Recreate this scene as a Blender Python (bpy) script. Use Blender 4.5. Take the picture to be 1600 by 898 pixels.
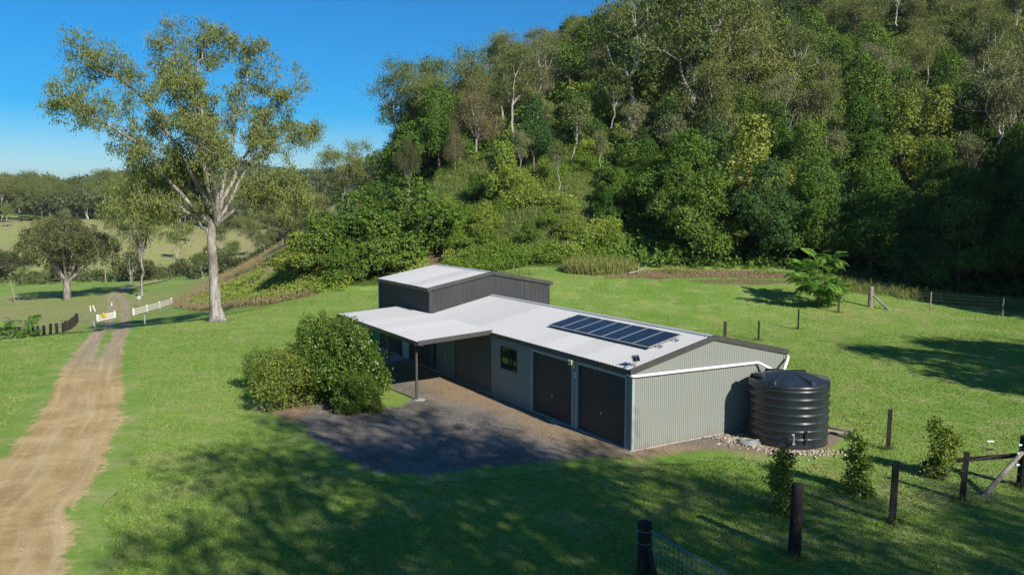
# Farm shed, lawn and forested hill: procedural scene (metres, camera looks along +Y)
import bpy, math, random
import numpy as np
from mathutils import Vector, Matrix

for o in list(bpy.data.objects):
    bpy.data.objects.remove(o)
scene = bpy.context.scene
COL = scene.collection

# ------------------------------------------------------------------ camera
cam_d = bpy.data.cameras.new('camera')
cam = bpy.data.objects.new('camera', cam_d)
COL.objects.link(cam)
cam_d.sensor_width = 36.0
cam_d.lens = 1220.0 * 36.0 / 1600.0
cam_d.clip_start = 0.3
cam_d.clip_end = 12000.0
cam.location = (0, 0, 8.5)
cam.rotation_euler = (math.pi / 2 - math.atan(116.0 / 1220.0), 0, 0)
scene.camera = cam

# ------------------------------------------------------------------ sky, sun, exposure
SUN_EL = math.radians(31.0)
SUN_AZ = math.radians(145.0)          # clockwise from +Y: behind the camera, to the right
world = bpy.data.worlds.new('World')
scene.world = world
world.use_nodes = True
wn = world.node_tree.nodes
wl = world.node_tree.links
for n in list(wn):
    wn.remove(n)
sky = wn.new('ShaderNodeTexSky')
sky.sky_type = 'NISHITA'
sky.sun_disc = False
sky.sun_elevation = SUN_EL
sky.sun_rotation = SUN_AZ
sky.altitude = 100
sky.air_density = 1.0
sky.dust_density = 0.0
sky.ozone_density = 4.0
hsv = wn.new('ShaderNodeHueSaturation')
hsv.inputs['Saturation'].default_value = 1.85
hsv.inputs['Hue'].default_value = 0.504
bg = wn.new('ShaderNodeBackground')
bg.inputs['Strength'].default_value = 0.074
wo = wn.new('ShaderNodeOutputWorld')
wl.new(sky.outputs[0], hsv.inputs['Color'])
wl.new(hsv.outputs[0], bg.inputs[0])
wl.new(bg.outputs[0], wo.inputs[0])

sun_d = bpy.data.lights.new('sun', 'SUN')
sun_d.energy = 5.0
sun_d.angle = math.radians(0.53)
sun_d.color = (1.0, 0.945, 0.86)
sun = bpy.data.objects.new('sun', sun_d)
COL.objects.link(sun)
to_sun = Vector((math.sin(SUN_AZ) * math.cos(SUN_EL), math.cos(SUN_AZ) * math.cos(SUN_EL), math.sin(SUN_EL)))
sun.rotation_euler = (-to_sun).to_track_quat('-Z', 'Y').to_euler()
sun.location = to_sun * 120

scene.view_settings.view_transform = 'Standard'
scene.view_settings.look = 'None'
scene.view_settings.exposure = 0.70
scene.view_settings.gamma = 1.0
scene.cycles.max_bounces = 6
scene.cycles.diffuse_bounces = 3
scene.cycles.transparent_max_bounces = 8

# ------------------------------------------------------------------ terrain height (pure numpy)
#TERRAIN-BEGIN
def sstep(a, b, x):
    t = np.clip((x - a) / (b - a), 0, 1)
    return t * t * (3 - 2 * t)

HILL = np.array([(-160, 700), (-125, 420), (-98, 260), (-76, 180), (-63, 145), (-50, 117), (-38, 97), (-25, 83), (-15, 84.5),
                 (-6, 83), (4, 79), (20, 80), (34, 79), (46, 75), (57, 64), (61, 50), (64, 25), (72, -20), (105, -100), (150, -300)], float)
HILLPOLY = np.vstack([HILL, [(1500, -300), (1500, 700)]])
CREST = np.array([(-140, 10), (-60, 41), (-34, 53), (-24.5, 62.8), (-21.3, 72), (-20, 84), (-20, 700)], float)
CRESTPOLY = np.vstack([CREST, [(-4000, 700), (-4000, 10)]])

def seg_dist(px, py, L):
    best = np.full(px.shape, 1e9)
    for (ax, ay), (bx, by) in zip(L[:-1], L[1:]):
        dx, dy = bx - ax, by - ay
        t = np.clip(((px - ax) * dx + (py - ay) * dy) / (dx * dx + dy * dy), 0, 1)
        best = np.minimum(best, np.hypot(px - ax - t * dx, py - ay - t * dy))
    return best

def inside(px, py, L):
    c = np.zeros(px.shape, bool)
    n = len(L)
    for i in range(n):
        (ax, ay), (bx, by) = L[i], L[(i + 1) % n]
        if ay == by:
            continue
        k = ((ay > py) != (by > py)) & (px < (bx - ax) * (py - ay) / (by - ay) + ax)
        c ^= k
    return c

def hill_d(x, y):
    x = np.asarray(x, float); y = np.asarray(y, float)
    d = seg_dist(x, y, HILL)
    return np.where(inside(x, y, HILLPOLY), d, -d)

def crest_q(x, y):
    x = np.asarray(x, float); y = np.asarray(y, float)
    d = seg_dist(x, y, CREST)
    return np.where(inside(x, y, CRESTPOLY) | ((y >= 700) & (x < -20)), d, -d)

def wob(x, y):
    return (np.sin(x * .23 + 1.3 * np.sin(y * .11)) * np.sin(y * .19 + .7) * .5 + np.sin(x * .57 + 2 + np.sin(y * .31)) * np.sin(y * .49 + 1.1) * .3)

def hgt(x, y):
    x = np.asarray(x, float); y = np.asarray(y, float)
    x, y = np.broadcast_arrays(x, y)
    d = hill_d(x, y)
    q = crest_q(x, y)
    qs = np.where(q > -3, (np.maximum(q + 3, 0)) ** 2 / 12.0, 0)
    qs = np.where(q > 3, q, qs)
    z = -11.0 * np.tanh(.205 * qs / 11.0)
    # gentle rise of the lawn behind the shed
    w = sstep(-14, 3, x) * (1 - sstep(24, 50, x))
    z = z + 2.5 * sstep(54, 82, y) * w
    # far side of the valley, on the left
    yy = np.maximum(y - 235, 0)
    far = .078 * np.maximum(yy - 12 * (1 - np.exp(-yy / 12)), 0)
    far = np.where(far > 14, 14 + (far - 14) * .42, far)
    far = 46 * np.tanh(far / 46)
    far = far + 2.6 * np.sin(x * .021 + y * .017) * sstep(245, 330, y) + 1.5 * np.sin(x * .05 - y * .03) * sstep(245, 300, y)
    z = z + far * (1 - sstep(1200, 2200, y)) * (1 - sstep(0, 200, hill_d(x, y)))
    # hill
    dp = np.maximum(d, 0)
    h = .45 * (dp - 5 * (1 - np.exp(-dp / 5)))
    h = np.where(dp > 0, 130 * np.tanh(h / 130), 0)
    h = h * (1 + .10 * wob(x * .25, y * .25) * sstep(15, 60, dp))
    h = h * (1 + 1.0 * (1 - sstep(44, 64, y)) * sstep(40, 60, x) * sstep(0, 15, dp))
    z = z + h * (1 - sstep(700, 1400, y))
    z = z + wob(x * .12, y * .12) * .9 * sstep(6, 40, dp)
    z = z + .05 * wob(x, y) * sstep(20, 45, np.hypot(x - 8, y - 35))
    # mountains on the horizon
    m = np.exp(-((y - 3300) / 700.0) ** 2) * (142 + 30 * np.sin(x * .0031 + 1.0) + 24 * np.sin(x * .0083) + 11 * np.sin(x * .021))
    m2 = np.exp(-((y - 1000) / 230.0) ** 2) * np.exp(-((x + 330) / 260.0) ** 2) * (34 + 6 * np.sin(x * .03))
    return z + m + m2
#TERRAIN-END

def H(x, y):
    return float(hgt(x, y))

# ------------------------------------------------------------------ mesh helpers
def link(o, parent=None):
    COL.objects.link(o)
    if parent is not None:
        o.parent = parent
    return o

class MB:
    """collects verts/faces and becomes ONE mesh object"""
    def __init__(s):
        s.v = []; s.f = []; s.n = 0
    def add(s, verts, faces):
        verts = np.asarray(verts, float).reshape(-1, 3)
        s.v.append(verts)
        s.f += [tuple(int(i) + s.n for i in f) for f in faces]
        s.n += len(verts)
    def box(s, a, b, M=None):
        x0, y0, z0 = a; x1, y1, z1 = b
        v = np.array([(x0, y0, z0), (x1, y0, z0), (x1, y1, z0), (x0, y1, z0), (x0, y0, z1), (x1, y0, z1), (x1, y1, z1), (x0, y1, z1)], float)
        if M is not None:
            v = np.array([M @ Vector(p) for p in v])
        s.add(v, [(0, 3, 2, 1), (4, 5, 6, 7), (0, 1, 5, 4), (1, 2, 6, 5), (2, 3, 7, 6), (3, 0, 4, 7)])
    def tube(s, pts, radii, sides=8, caps=True):
        pts = np.asarray(pts, float); n = len(pts)
        radii = np.broadcast_to(np.asarray(radii, float), (n,))
        T = np.gradient(pts, axis=0); T /= np.linalg.norm(T, axis=1)[:, None] + 1e-9
        ref = np.array([0, 0, 1.0]) if abs(T[0][2]) < .9 else np.array([1.0, 0, 0])
        a0 = np.cross(T[0], ref); a0 /= np.linalg.norm(a0)
        rings = []
        for i in range(n):
            a0 = a0 - T[i] * (a0 @ T[i]); a0 /= np.linalg.norm(a0) + 1e-9
            b0 = np.cross(T[i], a0)
            th = np.arange(sides) * 2 * math.pi / sides
            rings.append(pts[i] + radii[i] * (np.cos(th)[:, None] * a0 + np.sin(th)[:, None] * b0))
        f = []
        for i in range(n - 1):
            for k in range(sides):
                k2 = (k + 1) % sides
                f.append((i * sides + k, i * sides + k2, (i + 1) * sides + k2, (i + 1) * sides + k))
        if caps:
            f.append(tuple(range(sides))[::-1]); f.append(tuple((n - 1) * sides + k for k in range(sides)))
        s.add(np.vstack(rings), f)
    def lathe(s, prof, c=(0, 0, 0), sides=48, cap=True):
        th = np.arange(sides) * 2 * math.pi / sides
        v = np.vstack([np.stack([c[0] + r * np.cos(th), c[1] + r * np.sin(th), np.full(sides, c[2] + z)], 1) for r, z in prof])
        f = []
        for i in range(len(prof) - 1):
            for k in range(sides):
                k2 = (k + 1) % sides
                f.append((i * sides + k, i * sides + k2, (i + 1) * sides + k2, (i + 1) * sides + k))
        if cap:
            f.append(tuple((len(prof) - 1) * sides + k for k in range(sides)))
        s.add(v, f)
    def build(s, name, mat, parent=None, smooth=False, bevel=0):
        me = bpy.data.meshes.new(name)
        me.from_pydata(np.vstack(s.v).tolist(), [], s.f)
        me.materials.append(mat)
        if smooth:
            me.polygons.foreach_set('use_smooth', [True] * len(me.polygons))
        me.update()
        o = bpy.data.objects.new(name, me)
        link(o, parent)
        if bevel:
            m = o.modifiers.new('bevel', 'BEVEL'); m.width = bevel; m.segments = 2; m.limit_method = 'ANGLE'
        return o

def fast_mesh(name, verts, faces, mat, attrs=None, smooth=False):
    """verts (N,3), faces (M,k) arrays -> mesh data"""
    verts = np.ascontiguousarray(verts, np.float32); faces = np.ascontiguousarray(faces, np.int32)
    me = bpy.data.meshes.new(name)
    M, k = faces.shape
    me.vertices.add(len(verts)); me.vertices.foreach_set('co', verts.ravel())
    me.loops.add(M * k); me.loops.foreach_set('vertex_index', faces.ravel())
    me.polygons.add(M)
    me.polygons.foreach_set('loop_start', np.arange(0, M * k, k, dtype=np.int32))
    try:
        me.polygons.foreach_set('loop_total', np.full(M, k, np.int32))
    except Exception:
        pass
    if smooth:
        me.polygons.foreach_set('use_smooth', np.ones(M, bool))
    for nm, arr in (attrs or {}).items():
        if arr.ndim == 1:
            a = me.attributes.new(nm, 'FLOAT', 'POINT'); a.data.foreach_set('value', np.ascontiguousarray(arr, np.float32))
        else:
            a = me.attributes.new(nm, 'FLOAT_COLOR', 'POINT')
            if arr.shape[1] == 3:
                arr = np.hstack([arr, np.ones((len(arr), 1))])
            a.data.foreach_set('color', np.ascontiguousarray(arr, np.float32).ravel())
    me.materials.append(mat)
    me.update(calc_edges=True)
    me.validate()
    return me

def tag(o, label=None, cat=None, group=None, kind=None):
    if label: o['label'] = label
    if cat: o['category'] = cat
    if group: o['group'] = group
    if kind: o['kind'] = kind
    return o

def thing(name, label, cat, loc=(0, 0, 0), rz=0, group=None):
    o = bpy.data.objects.new(name, None)
    o.empty_display_size = .3
    link(o)
    o.location = loc; o.rotation_euler = (0, 0, rz)
    return tag(o, label, cat, group)

def dup(root, loc, rz=0, scale=(1, 1, 1), label=None, group=None):
    c = root.copy(); COL.objects.link(c)
    c.location = loc; c.rotation_euler = (0, 0, rz); c.scale = scale
    if label: c['label'] = label
    if group: c['group'] = group
    elif 'group' in c: del c['group']
    for ch in root.children:
        d = ch.copy(); COL.objects.link(d); d.parent = c
        for g in ch.children:
            e = g.copy(); COL.objects.link(e); e.parent = d
    return c

# ------------------------------------------------------------------ material helpers
class NT:
    def __init__(s, name):
        s.m = bpy.data.materials.new(name); s.m.use_nodes = True
        s.t = s.m.node_tree
        s.t.nodes.clear()
        s.out = s.t.nodes.new('ShaderNodeOutputMaterial')
    def n(s, typ, **kw):
        nd = s.t.nodes.new(typ)
        for k, v in kw.items():
            if k in nd.inputs: nd.inputs[k].default_value = v
            else: setattr(nd, k, v)
        return nd
    def l(s, a, b): s.t.links.new(a, b)
    def pos(s):
        return s.n('ShaderNodeNewGeometry').outputs['Position']
    def obj(s):
        return s.n('ShaderNodeTexCoord').outputs['Object']
    def noise(s, vec, scale, detail=3, rough=.55, dist=0, stretch=None):
        if stretch is not None:
            mp = s.n('ShaderNodeMapping'); mp.inputs['Scale'].default_value = stretch
            s.l(vec, mp.inputs['Vector']); vec = mp.outputs[0]
        nd = s.n('ShaderNodeTexNoise'); nd.inputs['Scale'].default_value = scale; nd.inputs['Detail'].default_value = detail
        nd.inputs['Roughness'].default_value = rough; nd.inputs['Distortion'].default_value = dist
        s.l(vec, nd.inputs['Vector'])
        return nd.outputs['Fac']
    def ramp(s, fac, a, b, lo=0.0, hi=1.0):
        nd = s.n('ShaderNodeMapRange'); nd.interpolation_type = 'SMOOTHSTEP'
        nd.inputs['From Min'].default_value = a; nd.inputs['From Max'].default_value = b
        nd.inputs['To Min'].default_value = lo; nd.inputs['To Max'].default_value = hi
        s.l(fac, nd.inputs['Value']); return nd.outputs[0]
    def mix(s, fac, a, b, blend='MIX'):
        nd = s.n('ShaderNodeMix'); nd.data_type = 'RGBA'; nd.blend_type = blend
        for sock, v in ((nd.inputs[0], fac), (nd.inputs[6], a), (nd.inputs[7], b)):
            if isinstance(v, (int, float)): sock.default_value = v
            elif isinstance(v, tuple): sock.default_value = (*v, 1)
            else: s.l(v, sock)
        return nd.outputs[2]
    def math(s, op, a, b=0.0, clamp=False):
        nd = s.n('ShaderNodeMath'); nd.operation = op; nd.use_clamp = clamp
        for sock, v in ((nd.inputs[0], a), (nd.inputs[1], b)):
            if isinstance(v, (int, float)): sock.default_value = v
            else: s.l(v, sock)
        return nd.outputs[0]
    def attr(s, name, chan=None):
        nd = s.n('ShaderNodeAttribute'); nd.attribute_name = name
        if chan is None: return nd.outputs['Fac']
        sp = s.n('ShaderNodeSeparateColor'); s.l(nd.outputs['Color'], sp.inputs[0])
        return sp.outputs[chan]
    def bump(s, h, strength=.3, dist=.05):
        nd = s.n('ShaderNodeBump'); nd.inputs['Strength'].default_value = strength; nd.inputs['Distance'].default_value = dist
        s.l(h, nd.inputs['Height']); return nd.outputs[0]
    def bsdf(s, col, rough=.8, spec=.3, metal=0.0, normal=None):
        nd = s.n('ShaderNodeBsdfPrincipled')
        for k, v in (('Base Color', col), ('Roughness', rough), ('Metallic', metal), ('Specular IOR Level', spec)):
            if isinstance(v, (int, float)): nd.inputs[k].default_value = v
            elif isinstance(v, tuple): nd.inputs[k].default_value = (*v, 1)
            else: s.l(v, nd.inputs[k])
        if normal is not None: s.l(normal, nd.inputs['Normal'])
        s.l(nd.outputs[0], s.out.inputs[0])
        return nd

def paint(name, col, rough=.45, spec=.4, metal=0.0, dirt=.12, dirt_col=(.16, .12, .08), streak=True, splash=0.0, vary=0.0):
    """painted steel / timber with faint dust, streaks and fading"""
    t = NT(name); p = t.obj()
    a = t.noise(p, .7, 4, .6)
    b = t.noise(p, 5.0, 4, .65, stretch=(1, 1, .12) if streak else (1, 1, 1))
    f = t.math('MULTIPLY', t.ramp(t.math('MULTIPLY', a, b), .15, .42), dirt)
    c = t.mix(f, col, dirt_col)
    c = t.mix(t.math('MULTIPLY', t.ramp(a, .35, .7), .18), c, tuple(min(1, x * 1.25) for x in col))
    if splash:
        sp = t.n('ShaderNodeSeparateXYZ'); t.l(p, sp.inputs[0])
        zz = t.math('ADD', sp.outputs[2], t.math('MULTIPLY', t.math('SUBTRACT', b, .5), -.9))
        c = t.mix(t.ramp(zz, .34, -.05, 0.0, splash), c, (.20, .155, .105))
    if vary:
        rnd = t.n('ShaderNodeObjectInfo').outputs['Random']
        c = t.mix(t.math('MULTIPLY', rnd, vary), c, tuple(x * .72 for x in col))
    r = t.ramp(b, .2, .8, rough - .07, rough + .12)
    t.bsdf(c, r, spec, metal)
    return t.m

def bark(name, c1, c2, c3, scale=1.0):
    t = NT(name); p = t.obj()
    a = t.noise(p, 1.1 * scale, 5, .65, 1.0, stretch=(1, 1, .35))
    b = t.noise(p, 9 * scale, 5, .7, .6, stretch=(1, 1, .16))
    c = t.mix(t.ramp(a, .38, .62), c1, c2)
    c = t.mix(t.ramp(b, .5, .72), c, c3)
    t.bsdf(c, .85, .15, normal=t.bump(b, .6, .06))
    return t.m

def leaf(name, col, col2, trans=.28, gloss=.35, rough=.5):
    """leaves: colour between two hues by leaf, clump and tree; some light passes through"""
    t = NT(name)
    tint = t.attr('tint')
    rnd = t.n('ShaderNodeObjectInfo').outputs['Random']
    k = t.math('ADD', t.math('MULTIPLY', tint, .70), t.math('MULTIPLY', rnd, .45))
    c = t.mix(t.ramp(k, .12, .98), col, col2)
    nd = t.n('ShaderNodeBsdfPrincipled')
    t.l(c, nd.inputs['Base Color']); nd.inputs['Roughness'].default_value = rough; nd.inputs['Specular IOR Level'].default_value = gloss
    tr = t.n('ShaderNodeBsdfTranslucent')
    t.l(t.mix(.35, c, (.22, .26, .03)), tr.inputs['Color'])
    mx = t.n('ShaderNodeMixShader'); mx.inputs[0].default_value = trans
    t.l(nd.outputs[0], mx.inputs[1]); t.l(tr.outputs[0], mx.inputs[2])
    t.l(mx.outputs[0], t.out.inputs[0])
    return t.m

# ------------------------------------------------------------------ ground colours (shared by ground, tracks and yard)
def grass_colour(t):
    """lawn, dry pasture, leaf litter and hill floor, chosen by the painted attribute 'cover' (R dry, G litter, B rank green, painted gum shadow)"""
    p = t.pos()
    big = t.noise(p, .11, 4, .6)
    mid = t.noise(p, .55, 5, .62, .4)
    sml = t.noise(p, 4.2, 4, .65)
    fin = t.noise(p, 26.0, 3, .7)
    dry = t.attr('cover', 0); lit = t.attr('cover', 1); rank_shade = t.attr('cover', 2)
    c = t.mix(t.ramp(big, .34, .66), (.122, .245, .032), (.195, .295, .054))
    bg2 = t.noise(p, .045, 3, .55)
    c = t.mix(t.math('MULTIPLY', t.ramp(bg2, .52, .68), .45), c, (.100, .212, .028))
    c = t.mix(t.math('MULTIPLY', t.ramp(mid, .44, .70), .80), c, (.300, .325, .118))
    c = t.mix(t.math('MULTIPLY', t.ramp(sml, .50, .74), .50), c, (.345, .335, .155))
    c = t.mix(t.math('MULTIPLY', t.ramp(sml, .50, .28), .45), c, (.082, .185, .020))
    c = t.mix(t.math('MULTIPLY', t.ramp(fin, .48, .26), .50), c, (.062, .125, .018))
    c = t.mix(t.math('MULTIPLY', t.ramp(fin, .56, .78), .40), c, (.34, .43, .15))
    wp = t.noise(p, 1.3, 3, .7, .8)
    c = t.mix(t.math('MULTIPLY', t.ramp(wp, .60, .74), .55), c, (.36, .33, .17))
    c = t.mix(t.math('MULTIPLY', t.ramp(wp, .38, .26), .45), c, (.070, .165, .020))
    # dry grass
    d = t.math('ADD', dry, t.math('MULTIPLY', t.math('SUBTRACT', mid, .5), .9))
    dc = t.mix(t.ramp(sml, .35, .68), (.240, .230, .080), (.350, .305, .155))
    c = t.mix(t.math('MULTIPLY', t.ramp(d, .22, .85), .92), c, dc)
    # rank weeds, hill floor and the gum's painted shadow band
    r = t.math('ADD', rank_shade, t.math('MULTIPLY', t.math('SUBTRACT', mid, .5), .7))
    rc = t.mix(t.ramp(sml, .35, .7), (.030, .062, .010), (.085, .125, .025))
    c = t.mix(t.ramp(r, .3, .75), c, rc)
    # litter
    g = t.math('ADD', lit, t.math('MULTIPLY', t.math('SUBTRACT', mid, .5), 1.1))
    lc = t.mix(t.ramp(fin, .32, .7), (.075, .055, .032), (.235, .180, .105))
    lc = t.mix(t.ramp(sml, .55, .75), lc, (.095, .115, .035))
    c = t.mix(t.ramp(g, .35, .68), c, lc)
    h = t.math('ADD', fin, t.math('MULTIPLY', sml, .8))
    return c, h, p, mid, sml, fin

t = NT('lawn_and_pasture')
c, h, p, mid, sml, fin = grass_colour(t)
t.bsdf(c, .95, .08, normal=t.bump(h, .7, .045))
GROUND_MAT = t.m

def cover(x, y):
    """R dry, G litter, B rank with painted gum shadow, at world points"""
    x = np.asarray(x, float); y = np.asarray(y, float)
    d = hill_d(x, y); q = crest_q(x, y)
    w = wob(x * .8, y * .8)
    dry = np.clip(.20 + .16 * wob(x * .35, y * .35) + .12 * wob(x * .9 + 4, y * .8), 0, 1)
    dry = np.maximum(dry, sstep(8, 40, q) * (.52 + .3 * wob(x * .10, y * .16)))
    dry = np.maximum(dry, sstep(235, 270, y) * sstep(10, -30, x) * (.60 + .38 * wob(x * .045, y * .06) + .2 * wob(x * .13, y * .11)))
    dry = np.where((y > 175) & (y < 250) & (x < -20), dry * .45, dry)
    dry = np.maximum(dry, (1 - sstep(0, 6, np.abs(d + 3))) * .35)                         # pale strip before the hill
    dry = np.maximum(dry, sstep(-2, 4, d) * (1 - sstep(14, 32, d)) * sstep(-22, -34, x) * .95)   # dry left bank
    dry = np.maximum(dry, (1 - sstep(1, 7, np.hypot((x - 30) / 2.2, (y - 62) / .9))) * .5)
    lit = (1 - sstep(1.0, 4.2 + 1.6 * w, np.abs(d + 1.4 + 1.5 * wob(x * 1.3, y * 1.3)))) * sstep(8, 15, x) * (1 - sstep(34, 42, x)) * .95
    lit = np.maximum(lit, (1 - sstep(.3, 1, np.hypot((x - 22) / 9.0, (y - 74.5 + w) / 2.6))) * .7)
    lit = np.maximum(lit, (1 - sstep(.5, 2.2, np.hypot(x + 23.5, y - 61.9))) * .9)         # bark round the big gum
    lit = np.maximum(lit, (1 - sstep(1.0, 2.0, np.hypot(x - 28.2, y - 68.5))) * .7)
    lit = np.maximum(lit, (1 - sstep(2, 5, np.hypot((x + 9) / .8, (y - 93) / 2.2))) * .95)  # bare scar on the bank
    lit = np.maximum(lit, sstep(2, 9, d) * sstep(18, 26, x) * .45)
    rank_shade = sstep(1.0, 5, d) * np.where(x < -24, .35, .95)
    rank_shade = np.maximum(rank_shade, sstep(14, 4, np.abs(y - 236 - 6 * np.sin(x * .05))) * sstep(-10, -40, x) * .6)
    far = sstep(430, 520, y)
    rank_shade = np.maximum(rank_shade, far * .9); dry = dry * (1 - far * .8)
    # cast shadow of the big gum past the crest, painted as a dark band
    rank_shade = np.maximum(rank_shade, (1 - sstep(.8, 3.2, np.abs(q - 5.0 - w))) * sstep(-16, -26, x) * (1 - sstep(-52, -70, x)) * .55)
    return np.stack([np.clip(dry, 0, 1), np.clip(lit, 0, 1), np.clip(rank_shade, 0, 1)], -1)

def axis(lo, hi, step, far_lo, far_hi, grow=1.13):
    a = list(np.arange(lo, hi + 1e-6, step))
    s = step; b = [hi]
    while b[-1] < far_hi:
        s *= grow; b.append(b[-1] + s)
    s = step; c_ = [lo]
    while c_[-1] > far_lo:
        s *= grow; c_.append(c_[-1] - s)
    return np.array(c_[:0:-1] + a + b[1:])

def ground_grid(xs, ys):
    X, Y = np.meshgrid(xs, ys)
    nx, ny = len(xs), len(ys)
    v = np.stack([X.ravel(), Y.ravel(), hgt(X.ravel(), Y.ravel())], 1)
    i = np.arange(nx * ny).reshape(ny, nx)
    f = np.stack([i[:-1, :-1].ravel(), i[:-1, 1:].ravel(), i[1:, 1:].ravel(), i[1:, :-1].ravel()], 1)
    return v, f

v, f = ground_grid(axis(-66, 62, .75, -4200, 4200), axis(8, 122, .75, -420, 5200, 1.10))
me = fast_mesh('ground', v, f, GROUND_MAT, {'cover': cover(v[:, 0], v[:, 1])}, True)
ground = link(bpy.data.objects.new('ground', me)); tag(ground, kind='structure', label='green mown lawn running into dry pasture and forested hills')

# ------------------------------------------------------------------ dirt driveway
def earth_material(name, c1, c2, c3, stone, rutted):
    t = NT(name)
    g, h, p, mid, sml, fin = grass_colour(t)
    cov = t.attr('cov'); alt = t.attr('alt')
    e = t.mix(t.ramp(mid, .35, .66), c1, c2)
    e = t.mix(t.ramp(alt, .2, .8), e, c3)
    e = t.mix(t.math('MULTIPLY', t.ramp(sml, .52, .75), .45), e, tuple(k * 1.35 for k in c2))
    e = t.mix(t.math('MULTIPLY', t.ramp(fin, .52, .25), .55), e, tuple(k * .5 for k in c1))
    pb = t.noise(p, 60, 2, .6)
    e = t.mix(t.math('MULTIPLY', t.ramp(pb, .60, .74), stone), e, (.46, .43, .38))
    if rutted:
        cx = t.n('ShaderNodeCombineXYZ'); t.l(t.math('MULTIPLY', t.attr('across'), 9.0), cx.inputs[0]); t.l(t.math('MULTIPLY', t.attr('along'), .16), cx.inputs[1])
        st = t.noise(cx.outputs[0], 1.0, 5, .62, .3)
        e = t.mix(t.math('MULTIPLY', t.ramp(st, .46, .72), .55), e, (.56, .44, .27))
        e = t.mix(t.math('MULTIPLY', t.ramp(st, .46, .24), .50), e, (.235, .160, .082))
    k = t.math('ADD', cov, t.math('ADD', t.math('MULTIPLY', t.math('SUBTRACT', mid, .5), .95), t.math('MULTIPLY', t.math('SUBTRACT', sml, .5), .95)))
    k = t.ramp(k, .36, .58)
    c = t.mix(k, g, e)
    hh = t.math('ADD', h, t.math('MULTIPLY', pb, .5))
    t.bsdf(c, .95, .1, normal=t.bump(hh, .6, .04))
    return t.m

DIRT_MAT = earth_material('driveway_dirt', (.345, .242, .105), (.480, .358, .175), (.285, .245, .165), .25, 1)
# rows: y, left edge, right edge, strength of the green strip between the wheel tracks
ROAD = [(7, -17.5, -9.6, 0), (14, -14.6, -10.4, 0), (17.8, -14.5, -10.7, 0), (19.6, -15.3, -11.5, 0), (21.7, -16.1, -12.8, .05), (23.8, -16.7, -13.2, .05), (26.4, -17.7, -14.2, .08), (28.6, -18.5, -15.1, .1),
        (32.3, -19.9, -16.5, .15), (38.5, -22.8, -19.6, .2), (42.6, -24.7, -21.6, .35), (47.5, -26.8, -24.0, .7), (52.4, -28.8, -26.2, .85), (55.4, -30.2, -27.5, .85),
        (61, -33.2, -30.2, .9), (70, -37.8, -34.7, .9), (84, -44.8, -41.5, .9), (102, -53.8, -50.2, .85), (122, -63.9, -60.2, .8), (145, -75.4, -71.7, .7),
        (172, -89.2, -86.0, .5), (195, -96.0, -93.0, .4), (215, -97, -94, .4)]
RR = np.array(ROAD, float)
ys = np.concatenate([np.arange(7, 60, .6), np.arange(60, 120, 1.0), np.arange(120, 214, 2.0)])
def cspl(xq, xp, fp):
    from bisect import bisect
    m = np.gradient(fp, xp); out = []
    for x in xq:
        i = min(max(bisect(list(xp), x) - 1, 0), len(xp) - 2); hh = xp[i + 1] - xp[i]; s = (x - xp[i]) / hh
        out.append((2 * s**3 - 3 * s**2 + 1) * fp[i] + (s**3 - 2 * s**2 + s) * hh * m[i] + (-2 * s**3 + 3 * s**2) * fp[i + 1] + (s**3 - s**2) * hh * m[i + 1])
    return np.array(out)
L_ = cspl(ys, RR[:, 0], RR[:, 1]); R_ = cspl(ys, RR[:, 0], RR[:, 2]); G_ = np.interp(ys, RR[:, 0], RR[:, 3])
K = 23
s_ = np.linspace(-.30, 1.30, K)
X = L_[:, None] + (R_ - L_)[:, None] * s_[None]; Y = np.repeat(ys[:, None], K, 1)
edge = np.minimum(s_, 1 - s_)
cov = sstep(-.26, .26, edge)[None] * np.ones_like(X)
med = np.exp(-((s_ - .5) / .19) ** 2)[None] * G_[:, None]
cov = cov * (1 - .9 * med)
alt = .55 * sstep(36, 48, Y) * (1 - .3 * np.abs(s_ - .5)[None]) + .15
# wheel ruts pressed into the dirt
rut = -.075 * (np.exp(-((s_ - .24) / .10) ** 2) + np.exp(-((s_ - .76) / .10) ** 2))[None]
lift = np.where(Y > 60, .045 + (Y - 60) * .0012, .045)
Z = hgt(X, Y) + lift + rut * .5 + .03 * med * .5 + .014 * wob(X * 5, Y * 2)
i = np.arange(X.size).reshape(X.shape)
f = np.stack([i[:-1, :-1].ravel(), i[:-1, 1:].ravel(), i[1:, 1:].ravel(), i[1:, :-1].ravel()], 1)
me = fast_mesh('driveway', np.stack([X.ravel(), Y.ravel(), Z.ravel()], 1), f, DIRT_MAT, {'cover': cover(X.ravel(), Y.ravel()), 'cov': cov.ravel(), 'alt': alt.ravel(), 'across': np.repeat(s_[None], len(ys), 0).ravel(), 'along': Y.ravel()}, True)
driveway = link(bpy.data.objects.new('driveway', me)); tag(driveway, 'tan dirt driveway curving away across the lawn', kind='structure')

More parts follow.
